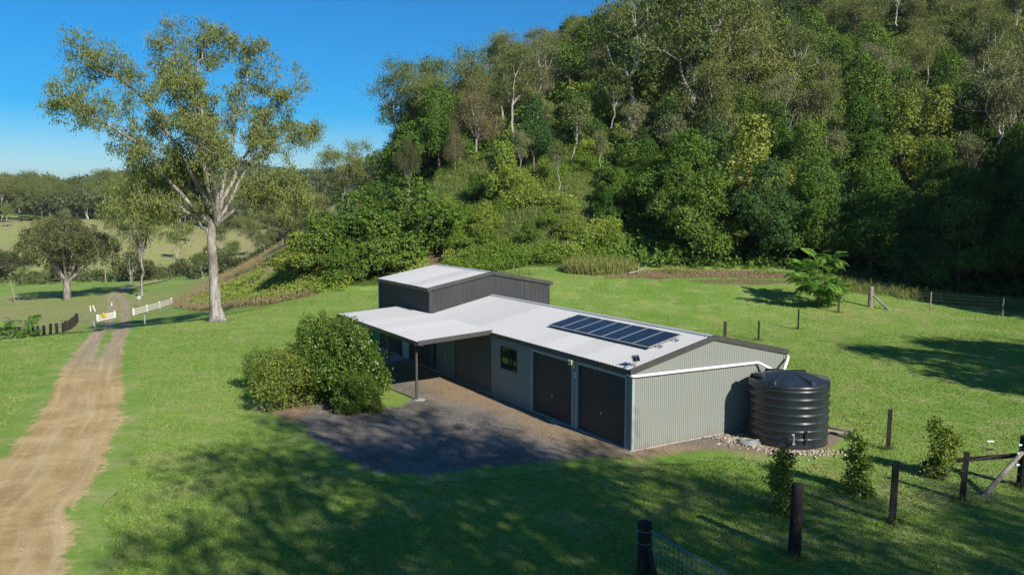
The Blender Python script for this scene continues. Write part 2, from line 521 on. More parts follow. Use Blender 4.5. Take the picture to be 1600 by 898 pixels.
# ------------------------------------------------------------------ gravel yard before the shed doors
U = np.array([-.50446, .86343]); V = np.array([.86343, .50446]); C0 = np.array([4.284, 27.267])
def W(x, y, z=0.0):
    """shed coordinates (x along the gable wall, y along the long wall) -> world"""
    q = C0 + V * x + U * y
    return (float(q[0]), float(q[1]), z)
SHED_RZ = math.atan2(V[1], V[0])
YARD_MAT = earth_material('yard_gravel', (.132, .118, .100), (.222, .196, .160), (.305, .215, .122), .6, 0)
YARD = np.array([(-11.2, 33.2), (-9.4, 31.9), (-8.0, 29.9), (-6.5, 27.5), (-5.2, 25.7), (-4.2, 24.9), (-2.9, 24.8), (-1.3, 25.4), (0, 25.7), (1.3, 26.2), (2.9, 26.5), (4.2, 26.6), (5.7, 26.9),
                 (7.0, 27.4), (8.5, 27.3), (9.8, 26.6), (11.7, 27.8), (12.7, 29.3), (12.4, 30.9), (8.5, 32.2), (0, 40), (-8.4, 49.6), (-9.4, 47.8), (-7.9, 45.3), (-6.0, 37.8), (-4.6, 35.2),
                 (-5.0, 33.6), (-7.2, 34.6), (-9.5, 35.6), (-11.0, 35.2)])
gx, gy = np.meshgrid(np.arange(-14, 14.5, .35), np.arange(22, 51, .35))
cl = np.vstack([YARD, YARD[:1]])
sd = seg_dist(gx, gy, cl); sd = np.where(inside(gx, gy, YARD), sd, -sd)
cov = sstep(-.75, .75, sd)
rel = np.stack([gx - C0[0], gy - C0[1]], -1); sv = rel @ V; su = rel @ U
alt = np.clip(sstep(3.6, .6, np.abs(sv)) * (su > -1) * .75 + .5 * sstep(.5, -1.5, su) + .3 * (su > 9) * (su < 17) + .25 * wob(gx, gy) + .95 * sstep(-8.2, -10.0, gx) * (gy < 38), 0, 1)
Z = hgt(gx, gy) + .022 + .012 * wob(gx * 4, gy * 4) * cov
v = np.stack([gx.ravel(), gy.ravel(), Z.ravel()], 1)
i = np.arange(gx.size).reshape(gx.shape)
f = np.stack([i[:-1, :-1].ravel(), i[:-1, 1:].ravel(), i[1:, 1:].ravel(), i[1:, :-1].ravel()], 1)
f = f[(cov.ravel()[f] > 0).any(1)]
me = fast_mesh('gravel_yard', v, f, YARD_MAT, {'cover': cover(v[:, 0], v[:, 1]), 'cov': cov.ravel(), 'alt': alt.ravel()}, True)
yard = link(bpy.data.objects.new('gravel_yard', me)); tag(yard, 'grey and brown gravel yard before the shed doors', kind='structure')

# ------------------------------------------------------------------ materials for built things
M_WALL = paint('pale_grey_green_steel', (.205, .222, .200), .5, .35, dirt=.16, splash=.5)
M_DARK = paint('charcoal_steel', (.060, .066, .068), .45, .4, dirt=.14, splash=.4)
M_TALL = paint('slate_steel', (.036, .041, .043), .45, .35, dirt=.10, splash=.3)
M_TRIM = paint('dark_trim_steel', (.045, .046, .046), .4, .45, dirt=.10)
M_JAMB = paint('grey_jamb_steel', (.27, .31, .31), .45, .4, dirt=.08)
M_ROOF = paint('white_roof_steel', (.425, .425, .418), .5, .35, dirt=.30, vary=.55, dirt_col=(.30, .29, .27), streak=False)
M_CURTAIN = paint('black_roller_steel', (.021, .022, .024), .4, .5, dirt=.16, splash=.25)
M_CURTAIN2 = paint('grey_green_roller_steel', (.085, .12, .12), .4, .5, dirt=.10)
M_GALV = paint('galvanised_steel', (.42, .44, .45), .4, .5, .6, dirt=.15)
M_PVC = paint('white_plastic_pipe', (.80, .80, .77), .4, .5, dirt=.16)
M_CONC = paint('pale_concrete', (.36, .36, .34), .9, .2, dirt=.4, streak=False)
M_FRAME = paint('black_aluminium', (.012, .012, .013), .35, .5, dirt=.05)
M_BLACKPOLY = None

t = NT('window_glass')
p = t.obj()
t.bsdf((.012, .014, .015), t.ramp(t.noise(p, 3, 2), .3, .7, .02, .06), .9)
M_GLASS = t.m

t = NT('solar_cells')
p = t.obj()
br = t.n('ShaderNodeTexBrick')
br.offset = 0.0
br.inputs['Color1'].default_value = (.005, .006, .010, 1); br.inputs['Color2'].default_value = (.007, .008, .013, 1); br.inputs['Mortar'].default_value = (.12, .125, .14, 1)
br.inputs['Scale'].default_value = 1.0; br.inputs['Mortar Size'].default_value = .0045; br.inputs['Brick Width'].default_value = .157; br.inputs['Row Height'].default_value = .157
t.l(p, br.inputs['Vector'])
t.bsdf(br.outputs[0], .18, .3)
M_CELL = t.m

shed = thing('farm_shed', 'long grey steel farm shed with white roofs, carport and taller dark bay', 'shed', W(0, 0), SHED_RZ)
LEN, WID, EAVE, APEX = 17.4, 7.8, 2.98, 3.84
TLEN, TEAVE, TAPEX = 25.0, 4.42, 5.14

def rib_line(a, b, pitch, depth, kind):
    """profile (offset along, offset out) of a sheet from a to b"""
    out = []
    n = max(1, int(round((b - a) / pitch))); pt = (b - a) / n
    for i in range(n):
        s = a + i * pt
        if kind == 'trap':
            out += [(s, 0), (s + pt * .52, 0), (s + pt * .62, depth), (s + pt * .90, depth)]
        else:
            out += [(s + pt * k / 4, depth * .5 * (1 - math.cos(2 * math.pi * k / 4))) for k in range(4)]
    out.append((b, 0))
    return out

def wall_sheet(mb, a, b, z0, zt, fn, pitch=.095, depth=.016):
    """vertical ribbed sheet; fn(along, out, z) -> local point; zt may be a function of along"""
    L = rib_line(a, b, pitch, depth, 'trap')
    zt_ = zt if callable(zt) else (lambda s: zt)
    v = []
    for s, o in L:
        v += [fn(s, o, z0), fn(s, o, zt_(s))]
    mb.add(v, [(2 * i, 2 * i + 2, 2 * i + 3, 2 * i + 1) for i in range(len(L) - 1)])

gz = lambda x: EAVE + (APEX - EAVE) * (1 - abs(x - WID / 2) / (WID / 2)) - .03
tz = lambda x: TEAVE + (TAPEX - TEAVE) * (1 - abs(x - WID / 2) / (WID / 2)) - .03
# gable end towards the camera
mb = MB(); wall_sheet(mb, 0, WID, .03, gz, lambda s, o, z: (s, -o, z)); mb.build('gable_wall', M_WALL, shed)
# back and far walls
mb = MB(); wall_sheet(mb, 0, LEN, .03, EAVE, lambda s, o, z: (WID + o, s, z)); mb.build('back_wall', M_WALL, shed)
mb = MB(); wall_sheet(mb, LEN, TLEN, .03, TEAVE, lambda s, o, z: (WID + o, s, z)); wall_sheet(mb, 0, WID, .03, tz, lambda s, o, z: (s, TLEN + o, z))
mb.build('back_wall', M_TALL, shed)
# front wall of the low bay: pieces round two doors and a window
DOOR_Z = 2.62
D1, D2 = (3.72, 6.72), (.36, 3.36)
WIN = (8.03, 9.48, 1.42, 2.44)
fr = lambda s, o, z: (-o, s, z)
mb = MB()
wall_sheet(mb, 0.06, D2[0], .03, EAVE - .06, fr); wall_sheet(mb, D2[0], D2[1], DOOR_Z, EAVE - .06, fr); wall_sheet(mb, D2[1], D1[0], .03, EAVE - .06, fr)
wall_sheet(mb, D1[0], D1[1], DOOR_Z, EAVE - .06, fr); wall_sheet(mb, D1[1], WIN[0], .03, EAVE - .06, fr)
wall_sheet(mb, WIN[0], WIN[1], .03, WIN[2], fr); wall_sheet(mb, WIN[0], WIN[1], WIN[3], EAVE - .06, fr); wall_sheet(mb, WIN[1], 10.4, .03, EAVE - .06, fr)
tag(mb.build('front_wall', M_WALL, shed), 'pale grey ribbed front wall')
D3 = (14.25, 16.85)
mb = MB()
wall_sheet(mb, 10.4, D3[0], .03, EAVE - .02, fr); wall_sheet(mb, D3[0], D3[1], 2.45, EAVE - .02, fr); wall_sheet(mb, D3[1], LEN, .03, EAVE - .02, fr)
tag(mb.build('front_wall', M_DARK, shed), 'dark ribbed front wall under the carport')
PD = (20.35, 21.35)
mb = MB()
wall_sheet(mb, LEN, PD[0], .03, TEAVE - .05, fr); wall_sheet(mb, PD[0], PD[1], 2.08, TEAVE - .05, fr); wall_sheet(mb, PD[1], TLEN, .03, TEAVE - .05, fr)
mb.build('tall_bay_front_wall', M_TALL, shed)
mb = MB(); wall_sheet(mb, 0.02, WID, 2.7, tz, lambda s, o, z: (s, LEN - .004 - o, z)); tag(mb.build('tall_bay_gable_wall', M_TALL, shed), 'dark grey gable wall above the low roof')
# inside floor slab
mb = MB(); mb.box((-.07, -.02, -.12), (WID + .05, TLEN + .02, .045)); mb.build('concrete_slab', M_CONC, shed, bevel=.01)

def roof_sheet(mb, y0, y1, x0, z0, x1, z1, pitch=.19, depth=.032):
    """corrugated sheet, ribs run from (x0,z0) down to (x1,z1)"""
    L = rib_line(y0, y1, pitch, depth, 'sine')
    dx, dz = x1 - x0, z1 - z0; l = math.hypot(dx, dz); nx, nz = -dz / l, dx / l
    if nz < 0: nx, nz = -nx, -nz
    v = []
    for s, o in L:
        for k in (0.0, 1.0):
            v.append((x0 + dx * k + nx * o, s, z0 + dz * k + nz * o))
    n = len(L)
    v += [(p[0] - nx * .012, p[1], p[2] - nz * .012) for p in v]
    f = [(2 * i, 2 * i + 2, 2 * i + 3, 2 * i + 1) for i in range(n - 1)]
    f += [(2 * n + 2 * i, 2 * n + 2 * i + 1, 2 * n + 2 * i + 3, 2 * n + 2 * i + 2) for i in range(n - 1)]
    f += [(2 * i + 1, 2 * i + 3, 2 * n + 2 * i + 3, 2 * n + 2 * i + 1) for i in range(n - 1)]
    mb.add(v, f)

sl = (APEX - EAVE) / (WID / 2)
# roof sheets laid side by side; each sheet stands a hair proud of the next
def roof_run(y0, y1, x0, z0, x1, z1, wide):
    n = max(1, int(round((y1 - y0) / wide))); w_ = (y1 - y0) / n
    for i in range(n):
        mb = MB(); e = .003 * (i % 2)
        roof_sheet(mb, y0 + i * w_, y0 + (i + 1) * w_ + .012, x0, z0 + e, x1, z1 + e)
        mb.build('roof_sheet', M_ROOF, shed)
roof_run(-.04, 10.3, WID / 2, APEX + .02, -.13, EAVE + .02 - .13 * sl, 1.52)
roof_run(10.315, LEN - .03, WID / 2, APEX + .02, .02, EAVE + .02 + .02 * sl, 1.52)
roof_run(-.04, LEN - .03, WID / 2, APEX + .02, WID + .13, EAVE + .02 - .13 * sl, 1.52)
tsl = (TAPEX - TEAVE) / (WID / 2)
roof_run(LEN - .06, TLEN + .06, WID / 2, TAPEX + .02, -.10, TEAVE + .02 - .10 * tsl, 1.52)
roof_run(LEN - .06, TLEN + .06, WID / 2, TAPEX + .02, WID + .10, TEAVE + .02 - .10 * tsl, 1.52)
# carport roof
CX, CY0, CY1, CZ0, CZ1 = -3.85, 10.3, 21.35, 2.83, 3.045
roof_run(CY0, LEN + .0, .03, CZ1, CX, CZ0, 1.52)
roof_run(LEN + .012, CY1, -.035, CZ1 - .002, CX, CZ0, 1.35)

def cap(name, y0, y1, x, z, w, slope, mat):
    mb = MB()
    v = []
    for y in (y0, y1):
        v += [(x - w, y, z - w * slope), (x, y, z), (x + w, y, z - w * slope), (x + w, y, z - w * slope - .02), (x, y, z - .02), (x - w, y, z - w * slope - .02)]
    mb.add(v, [(0, 1, 7, 6), (1, 2, 8, 7), (2, 3, 9, 8), (3, 4, 10, 9), (4, 5, 11, 10), (5, 0, 6, 11), (5, 4, 1, 0), (4, 3, 2, 1), (6, 7, 10, 11), (7, 8, 9, 10)])
    mb.build(name, mat, shed)
cap('ridge_capping', -.05, LEN - .05, WID / 2, APEX + .075, .17, sl, M_ROOF)
cap('ridge_capping', LEN - .07, TLEN + .07, WID / 2, TAPEX + .075, .17, tsl, M_ROOF)

def barge(y0, y1, xa, za, xb, zb, hh, mat=None):
    mb = MB()
    v = []
    for y in (y0, y1):
        v += [(xa, y, za - hh), (xb, y, zb - hh), (xb, y, zb), (xa, y, za)]
    mb.add(v, [(0, 1, 2, 3), (7, 6, 5, 4), (3, 2, 6, 7), (1, 0, 4, 5), (0, 3, 7, 4), (2, 1, 5, 6)])
    mb.build('barge_board', mat or M_TRIM, shed)
barge(-.075, -.022, -.16, EAVE + .075 - .16 * sl, WID / 2, APEX + .095, .21)
barge(-.075, -.022, WID / 2, APEX + .095, WID + .16, EAVE + .075 - .16 * sl, .21)
barge(LEN - .115, LEN - .062, -.16, TEAVE + .075 - .16 * tsl, WID / 2, TAPEX + .095, .21)
barge(LEN - .115, LEN - .062, WID / 2, TAPEX + .095, WID + .16, TEAVE + .075 - .16 * tsl, .21)

def gutter(x, y0, y1, ztop, side, mat=None, d=.12, hgt_=.14):
    """box gutter with a rolled lip; side -1 faces the yard"""
    mb = MB()
    prof = [(0, 0), (0, -hgt_), (d * side, -hgt_), (d * side * 1.06, -hgt_ * .4), (d * side * 1.06, 0), (d * side * .92, .004), (d * side * .92, -.015), (d * side * .94, -hgt_ * .35), (d * side * .9, -hgt_ + .012), (.012 * side, -hgt_ + .012), (.012 * side, 0)]
    n = len(prof)
    v = [(x + a, y, ztop + b) for y in (y0, y1) for a, b in prof]
    f = [(i, (i + 1) % n, n + (i + 1) % n, n + i) for i in range(n)] + [tuple(range(n))[::-1], tuple(range(n, 2 * n))]
    mb.add(v, f)
    mb.build('gutter', mat or M_TRIM, shed)
gutter(-.03, -.08, 10.28, EAVE - .035, -1)
gutter(WID + .03, -.08, LEN - .02, EAVE - .035, 1)
gutter(-.02, LEN - .10, TLEN + .06, TEAVE - .03, -1)
gutter(WID + .02, LEN - .10, TLEN + .06, TEAVE - .03, 1)
gutter(CX + .05, CY0 - .04, CY1 + .03, CZ0 - .008, -1, hgt_=.15)
# carport edge fascias
def fascia(y, xa, za, xb, zb, hh, th=.05):
    mb = MB(); v = []
    for yy in (y, y + th):
        v += [(xa, yy, za - hh), (xb, yy, zb - hh), (xb, yy, zb), (xa, yy, za)]
    mb.add(v, [(0, 1, 2, 3), (7, 6, 5, 4), (3, 2, 6, 7), (1, 0, 4, 5), (0, 3, 7, 4), (2, 1, 5, 6)])
    mb.build('fascia', M_TRIM, shed)
fascia(CY0 - .062, CX + .05, CZ0 + .03, -.02, CZ1 + .035, .20)
fascia(CY1 + .014, CX + .05, CZ0 + .03, -.06, CZ1 + .035, .20)
# carport beams and posts
mb = MB(); mb.box((-3.60, CY0 + .05, CZ0 - .24), (-3.48, CY1 - .05, CZ0 - .045)); mb.build('beam', M_TRIM, shed)
for y in (11.06, 14.5, 18.1, 21.0):
    mb = MB(); mb.box((CX + .2, y - .035, CZ0 - .05), (-.06, y + .035, CZ0 + .01)); mb.build('rafter', M_TRIM, shed)
for i, y in enumerate((11.06, 14.5, 18.1)):
    x = -3.54
    mb = MB(); mb.box((x - .05, y - .05, -.05), (x + .05, y + .05, CZ0 - .243)); po = mb.build('post', M_TRIM, shed, bevel=.008)
    mb = MB()
    mb.tube([(x + .03, y + .03, CZ0 - .62), (x + .03, y + .48, CZ0 - .25)], .03, 6)
    mb.tube([(x + .052, y, CZ0 - .62), (x + .40, y, CZ0 - .10)], .026, 6)
    mb.build('brace', M_TRIM, po)
    if i == 0:
        mb = MB(); mb.lathe([(.26, -.06), (.25, .035), (.2, .05)], (x + .12, y - .05, 0), 14); mb.build('footing', M_CONC, po)

# doors
def jamb(y0, y1, zt, mat, x=-.03, w=.09):
    mb = MB()
    mb.box((x - .02, y0 - w, .03), (.06, y0 + .004, zt)); mb.box((x - .02, y1 - .004, .03), (.06, y1 + w, zt)); mb.box((x - .022, y0 - w - .002, zt + .002), (.06, y1 + w + .002, zt + .11))
    return mb
def roller_door(y0, y1, zt, mat, jm, label=None):
    d = bpy.data.objects.new('roller_door', None); link(d, shed); d.empty_display_size = .2
    if label: d['label'] = label
    mb = MB(); n = int(round((zt - .12) / .095)); hh = (zt - .12) / n
    v = []
    for i in range(n):
        z = .12 + i * hh
        for k, o in ((0, 0), (.26, .004), (.40, .022), (.60, .022), (.74, .004)):
            v += [(.055 - o, y0, z + k * hh), (.055 - o, y1, z + k * hh)]
    v += [(.055, y0, zt), (.055, y1, zt)]
    mb.add(v, [(2 * i, 2 * i + 1, 2 * i + 3, 2 * i + 2) for i in range(len(v) // 2 - 1)])
    mb.build('curtain', mat, d)
    mb = MB(); mb.box((.012, y0 + .01, .047), (.062, y1 - .01, .125)); mb.build('bottom_rail', mat, d)
    mb = MB(); yc = (y0 + y1) / 2
    mb.box((.004, yc - .07, .98), (.024, yc + .07, 1.02)); mb.box((.0, yc - .02, .95), (.026, yc + .02, 1.05)); mb.build('lock_handle', M_GALV, d)
    jamb(y0, y1, zt, jm).build('door_frame', jm, d, bevel=.004)
roller_door(D1[0], D1[1], DOOR_Z, M_CURTAIN, M_JAMB)
roller_door(D2[0], D2[1], DOOR_Z, M_CURTAIN, M_JAMB)
roller_door(D3[0], D3[1], 2.45, M_CURTAIN2, M_TRIM, 'grey green roller door under the carport')
d = bpy.data.objects.new('side_door', None); link(d, shed)
mb = MB(); mb.box((.0, PD[0], .05), (.04, PD[1], 2.05)); mb.build('door_panel', M_JAMB, d)
mb = MB(); mb.box((-.05, PD[0] + .07, 1.0), (.0, PD[0] + .16, 1.04)); mb.build('handle', M_GALV, d)
mb = MB(); mb.box((-1.25, PD[0] - .25, -.02), (-.08, PD[1] + .35, .07)); mb.build('door_step', M_CONC, shed, bevel=.01)
mb = MB(); mb.box((-.32, 4.2, 0.02), (-.09, 5.0, .05)); mb.build('drain_grate', M_CONC, shed)
# corner flashings
mb = MB(); mb.box((-.035, -.028, .03), (.075, .03, EAVE - .18)); mb.build('corner_flashing', M_JAMB, shed)
mb = MB(); mb.box((WID - .05, -.028, .03), (WID + .03, .03, EAVE - .18)); mb.build('corner_flashing', M_WALL, shed)
mb = MB(); mb.box((-.034, LEN - .05, 2.9), (.03, LEN + .03, TEAVE - .14)); mb.build('corner_flashing', M_TALL, shed)
mb = MB(); mb.tube([(-.075, TLEN - .09, TEAVE - .16), (-.075, TLEN - .09, .1), (-.2, TLEN - .09, .05)], .045, 8); mb.build('downpipe', M_JAMB, shed)
# window: outer frame, two panes side by side
w0, w1, wz0, wz1 = WIN
wf = MB()
for a, b in (((-.035, w0, wz0), (.03, w1, wz0 + .05)), ((-.035, w0, wz1 - .05), (.03, w1, wz1)), ((-.035, w0, wz0 + .05), (.03, w0 + .05, wz1 - .05)), ((-.035, w1 - .05, wz0 + .05), (.03, w1, wz1 - .05)), ((-.03, (w0 + w1) / 2 - .04, wz0 + .05), (.03, (w0 + w1) / 2 + .04, wz1 - .05))):
    wf.box(a, b)
wo_ = bpy.data.objects.new('window', None); link(wo_, shed)
wf.build('frame', M_FRAME, wo_)
for a, b in ((w0 + .05, (w0 + w1) / 2 - .04), ((w0 + w1) / 2 + .04, w1 - .05)):
    mb = MB(); mb.box((.0, a, wz0 + .05), (.012, b, wz1 - .05)); mb.build('pane', M_GLASS, wo_)
# stormwater pipes over the gable to the tank
def smooth_path(P, n=6, r=.18):
    P = [Vector(p) for p in P]; out = [P[0]]
    for a, b, c in zip(P, P[1:], P[2:]):
        d1 = (a - b).normalized(); d2 = (c - b).normalized()
        p0 = b + d1 * r; p2 = b + d2 * r
        for k in range(n + 1):
            s = k / n; out.append(p0 * (1 - s) ** 2 + b * 2 * s * (1 - s) + p2 * s * s)
    return [tuple(p) for p in out + [P[-1]]]
mb = MB()
mb.tube(smooth_path([(-.10, .18, EAVE - .17), (-.10, -.10, EAVE - .21), (.10, -.10, EAVE - .22), (6.20, -.10, 2.66), (6.72, -.75, 2.28)], r=.1), .052, 10)
for x in (1.2, 3.4, 5.5):
    z = EAVE - .22 + (2.66 - EAVE + .22) * (x - .1) / 6.1
    mb.tube([(x - .06, -.10, z), (x + .06, -.10, z - .002)], .060, 10)
mb.build('storm_pipe', M_PVC, shed, True)
mb = MB(); mb.tube(smooth_path([(WID + .10, .1, EAVE - .17), (WID + .12, -.12, 2.74), (7.0, -.66, 2.30)], r=.1), .052, 10); mb.build('storm_pipe', M_PVC, shed, True)

# ------------------------------------------------------------------ things fixed to the shed
def roof_frame(x, y, off):
    """matrix on the front roof slope: local X up the slope, Y along the ridge"""
    a = math.atan(sl)
    z = EAVE + .02 + x * sl
    M = Matrix.Translation((x, y, z)) @ Matrix.Rotation(-a, 4, 'Y') @ Matrix.Translation((0, 0, off))
    return shed.matrix_basis @ M
bpy.context.view_layer.update()
ORD = ['first', 'second', 'third', 'fourth', 'fifth', 'sixth', 'seventh']
p0 = None
for i in range(7):
    nm = ORD[i]
    lab = '%s blue black solar panel on the white roof, counted from the gable end' % nm
    y = 1.04 + i * .985
    Mx = roof_frame(1.62, y, .145)
    if p0 is None:
        p0 = thing('solar_module', lab, 'solar panel', group='solar panels in a row on the shed roof')
        mb = MB()
        mb.box((0, 0, -.035), (1.66, .032, .004)); mb.box((0, .938, -.035), (1.66, .97, .004)); mb.box((0, .0322, -.035), (.032, .9378, .0035)); mb.box((1.628, .0322, -.035), (1.66, .9378, .0035))
        mb.build('frame', M_GALV, p0)
        mb = MB(); mb.box((.0325, .0325, -.02), (1.6275, .9375, 0)); mb.build('cell_sheet', M_CELL, p0)
        p0.matrix_world = Mx
    else:
        c = dup(p0, (0, 0, 0), label=lab, group='solar panels in a row on the shed roof'); c.matrix_world = Mx
for i, x in enumerate((.42, 1.24)):
    r = thing('mounting_rail', '%s silver rail under the solar panels with ends poking out' % ('lower' if i == 0 else 'upper'), 'rail', group='rails under the solar panels')
    mb = MB(); mb.box((x - .02, -.30, -.085), (x + .02, 7.1, -.038))
    mb.build('bar', M_GALV, r)
    for y in (-.2, 1.6, 3.4, 5.2, 6.9):
        mb = MB(); mb.box((x - .05, y - .03, -.125), (x + .03, y + .03, -.0855)); mb.box((x - .10, y - .015, -.13), (x - .0505, y + .015, -.11)); mb.build('foot', M_GALV, r)
    r.matrix_world = roof_frame(1.62, 1.04, .145)

def on_shed(o, x, y, z, rz=0):
    o.matrix_world = shed.matrix_basis @ Matrix.Translation((x, y, z)) @ Matrix.Rotation(rz, 4, 'Z')
# small solar lamp at the roof corner
o = thing('solar_lamp', 'small solar lamp on a bracket at the roof corner above the pipe', 'lamp')
mb = MB(); mb.tube([(0, 0, 0), (0, 0, .22)], .018, 8); mb.box((-.05, -.05, -.01), (.05, .05, .0)); mb.build('bracket', M_GALV, o)
mb = MB(); R_ = Matrix.Rotation(math.radians(52), 4, 'X'); mb.box((-.14, -.02, -.10), (.14, .02, .12), Matrix.Translation((0, -.02, .28)) @ Matrix.Rotation(math.radians(-28), 4, 'X')); mb.build('lamp_panel', M_CELL, o)
mb = MB(); mb.box((-.155, -.0, -.115), (.155, .025, .135), Matrix.Translation((0, .002, .28)) @ Matrix.Rotation(math.radians(-28), 4, 'X')); mb.build('casing', M_GALV, o)
mb = MB(); mb.tube([(0, .0, .05), (-.22, .02, .10)], .012, 6); mb.tube([(-.22, .02, .08), (-.34, .03, .09)], .035, 8); mb.build('sensor_arm', M_TRIM, o)
on_shed(o, .22, .12, EAVE + .09)
# flood light between the doors
o = thing('flood_light', 'cream flood light over the pier between two roller doors', 'light')
M_CREAM = paint('cream_plastic', (.66, .62, .42), .4, .5, dirt=.08)
mb = MB(); mb.box((-.20, -.13, 0), (-.03, .13, .20)); mb.build('housing', M_CREAM, o, bevel=.015)
mb = MB(); mb.box((-.206, -.10, .03), (-.2005, .10, .17)); mb.build('lens', paint('lamp_lens', (.42, .36, .12), .15, .6, dirt=.02), o)
mb = MB(); mb.box((-.03, -.03, .04), (.0, .03, .16)); mb.build('bracket', M_CREAM, o)
mb = MB(); mb.box((-.12, -.13, -.10), (-.05, -.08, -.001)); mb.build('sensor', M_CREAM, o)
on_shed(o, -.02, 3.62, 2.56)
# little wall notice: two strips of unreadable white print
o = thing('wall_notice', 'small blue notice with two lines of white print between the doors', 'sign')
mb = MB(); mb.box((-.008, -.14, 0), (0, .14, .26)); mb.build('plate', paint('notice_blue', (.10, .24, .42), .5, .3, dirt=.05), o)
rr = random.Random(4)
for zz, hh in ((.155, .06), (.045, .05)):
    mb = MB()
    y = -.11
    while y < .10:
        w_ = rr.uniform(.018, .04); mb.box((-.0105, y, zz), (-.0082, min(y + w_, .11), zz + hh * rr.uniform(.7, 1))); y += w_ + .012
    tag(mb.build('print', M_PVC, o), kind='stuff')
on_shed(o, -.02, 3.54, 2.02)

# ------------------------------------------------------------------ water tank
t = NT('black_poly_tank')
p = t.obj()
a = t.noise(p, 2.2, 4, .6, stretch=(1, 1, .3)); b = t.noise(p, 14, 3, .6, stretch=(1, 1, .1))
c = t.mix(t.math('MULTIPLY', t.ramp(a, .42, .72), .18), (.014, .020, .026), (.070, .072, .070))
c = t.mix(t.math('MULTIPLY', t.ramp(b, .55, .75), .14), c, (.11, .11, .10))
t.bsdf(c, t.ramp(a, .3, .7, .27, .42), .55)
M_TANK = t.m
TX, TY = 10.42, 28.9
tank = thing('water_tank', 'round black ribbed plastic rainwater tank beside the gable wall', 'water tank', (TX, TY, .0), SHED_RZ)
R = 1.44
prof = [(R - .03, -.03), (R, .02)]
z = .12
while z < 2.0:
    prof += [(R - .02, z), (R - .018, z + .185), (R + .004, z + .205), (R + .014, z + .225), (R + .014, z + .245), (R + .004, z + .262), (R - .02, z + .28)]
    z += .29
prof += [(R - .012, 2.17), (R + .012, 2.2), (R + .012, 2.26), (R - .03, 2.31), (R - .10, 2.335)]
mb = MB(); mb.lathe(prof, sides=72, cap=False); mb.build('tank_body', M_TANK, tank, True)
mb = MB(); mb.lathe([(R - .10, 2.335), (1.0, 2.44), (.55, 2.545), (.2, 2.61), (.05, 2.625)], sides=48); mb.build('tank_roof', M_TANK, tank, True)
for k in range(6):
    a = k * math.pi / 3 + .30
    M = Matrix.Rotation(a, 4, 'Z')
    mb = MB()
    v = []
    for r_, zt, hw in ((.12, 2.625, .03), (.6, 2.575, .06), (1.05, 2.50, .085), (1.36, 2.455, .10), (1.43, 2.36, .10)):
        zb = 2.62 - (r_ - .05) * .22 - .03
        for yy, zz in ((-hw * 1.3, zb), (-hw * .6, zt), (hw * .6, zt), (hw * 1.3, zb)):
            v.append(M @ Vector((r_, yy, zz)))
    f = [(i * 4 + k_, i * 4 + k_ + 1, i * 4 + k_ + 5, i * 4 + k_ + 4) for i in range(4) for k_ in range(3)] + [(16, 17, 18, 19)]
    mb.add(v, f); mb.build('roof_rib', M_TANK, tank)
mb = MB(); mb.lathe([(.24, 0), (.24, .09), (.21, .11)], (-.95, .55, 2.43), 20); mb.build('inlet_strainer', M_TANK, tank)
mb = MB()
mb.tube([(-1.0, -1.12, .28), (-1.10, -1.22, .28)], .05, 8); mb.tube([(-1.08, -1.2, .30), (-1.08, -1.2, .62)], .022, 6); mb.tube([(-1.08, -1.2, .62), (-1.2, -1.2, .62)], .03, 6)
mb.build('outlet_tap', M_GALV, tank)
mb = MB(); mb.tube([(-.62, -1.38, .25), (-.62, -1.38, .75)], .035, 8); mb.build('level_pipe', M_TANK, tank)

# hose coil, boards and stones by the tank
t = NT('grey_hose'); t.bsdf(t.mix(t.noise(t.obj(), 8), (.16, .165, .165), (.26, .265, .26)), .5, .4); M_HOSE = t.m
hx, hy = 8.75, 28.15
o = thing('hose_coil', 'coiled grey hose lying on the dirt before the tank', 'hose', (hx, hy, H(hx, hy) + .05))
mb = MB(); P = []
for k in range(0, 4 * 24):
    a = k * 2 * math.pi / 24; lay = k / 24
    P.append(((.40 - .045 * lay) * math.cos(a) + .02 * math.sin(lay * 5), (.36 - .04 * lay) * math.sin(a) + .03 * lay, .012 + .022 * lay + .015 * math.sin(a * 2 + lay)))
P += [(.5, .1, .12), (.72, .3, .05), (.95, .55, .05)]
mb.tube(P, .034, 7); mb.build('hose', M_HOSE, o, True)
M_PLANK = bark('weathered_board', (.33, .28, .21), (.42, .37, .29), (.20, .16, .12), 2)
for k, (x, y, rz, l, w_, lab, tilt) in enumerate([(12.55, 29.55, -.55, 1.15, .30, 'pale weathered board lying flat beside the black tank', 0.0), (12.75, 30.15, -.72, 1.6, .14, 'grey board lying behind the pale board by the tank', .05)]):
    o = thing('plank', lab, 'plank', (x, y, H(x, y) + .05), rz, 'loose boards by the tank')
    mb = MB(); mb.box((-l / 2, -w_ / 2, 0), (l / 2, w_ / 2, .045), Matrix.Rotation(tilt, 4, 'Y')); mb.build('board', M_PLANK if k == 0 else paint('grey_board', (.19, .18, .165), .8, .2, dirt=.3), o, bevel=.006)

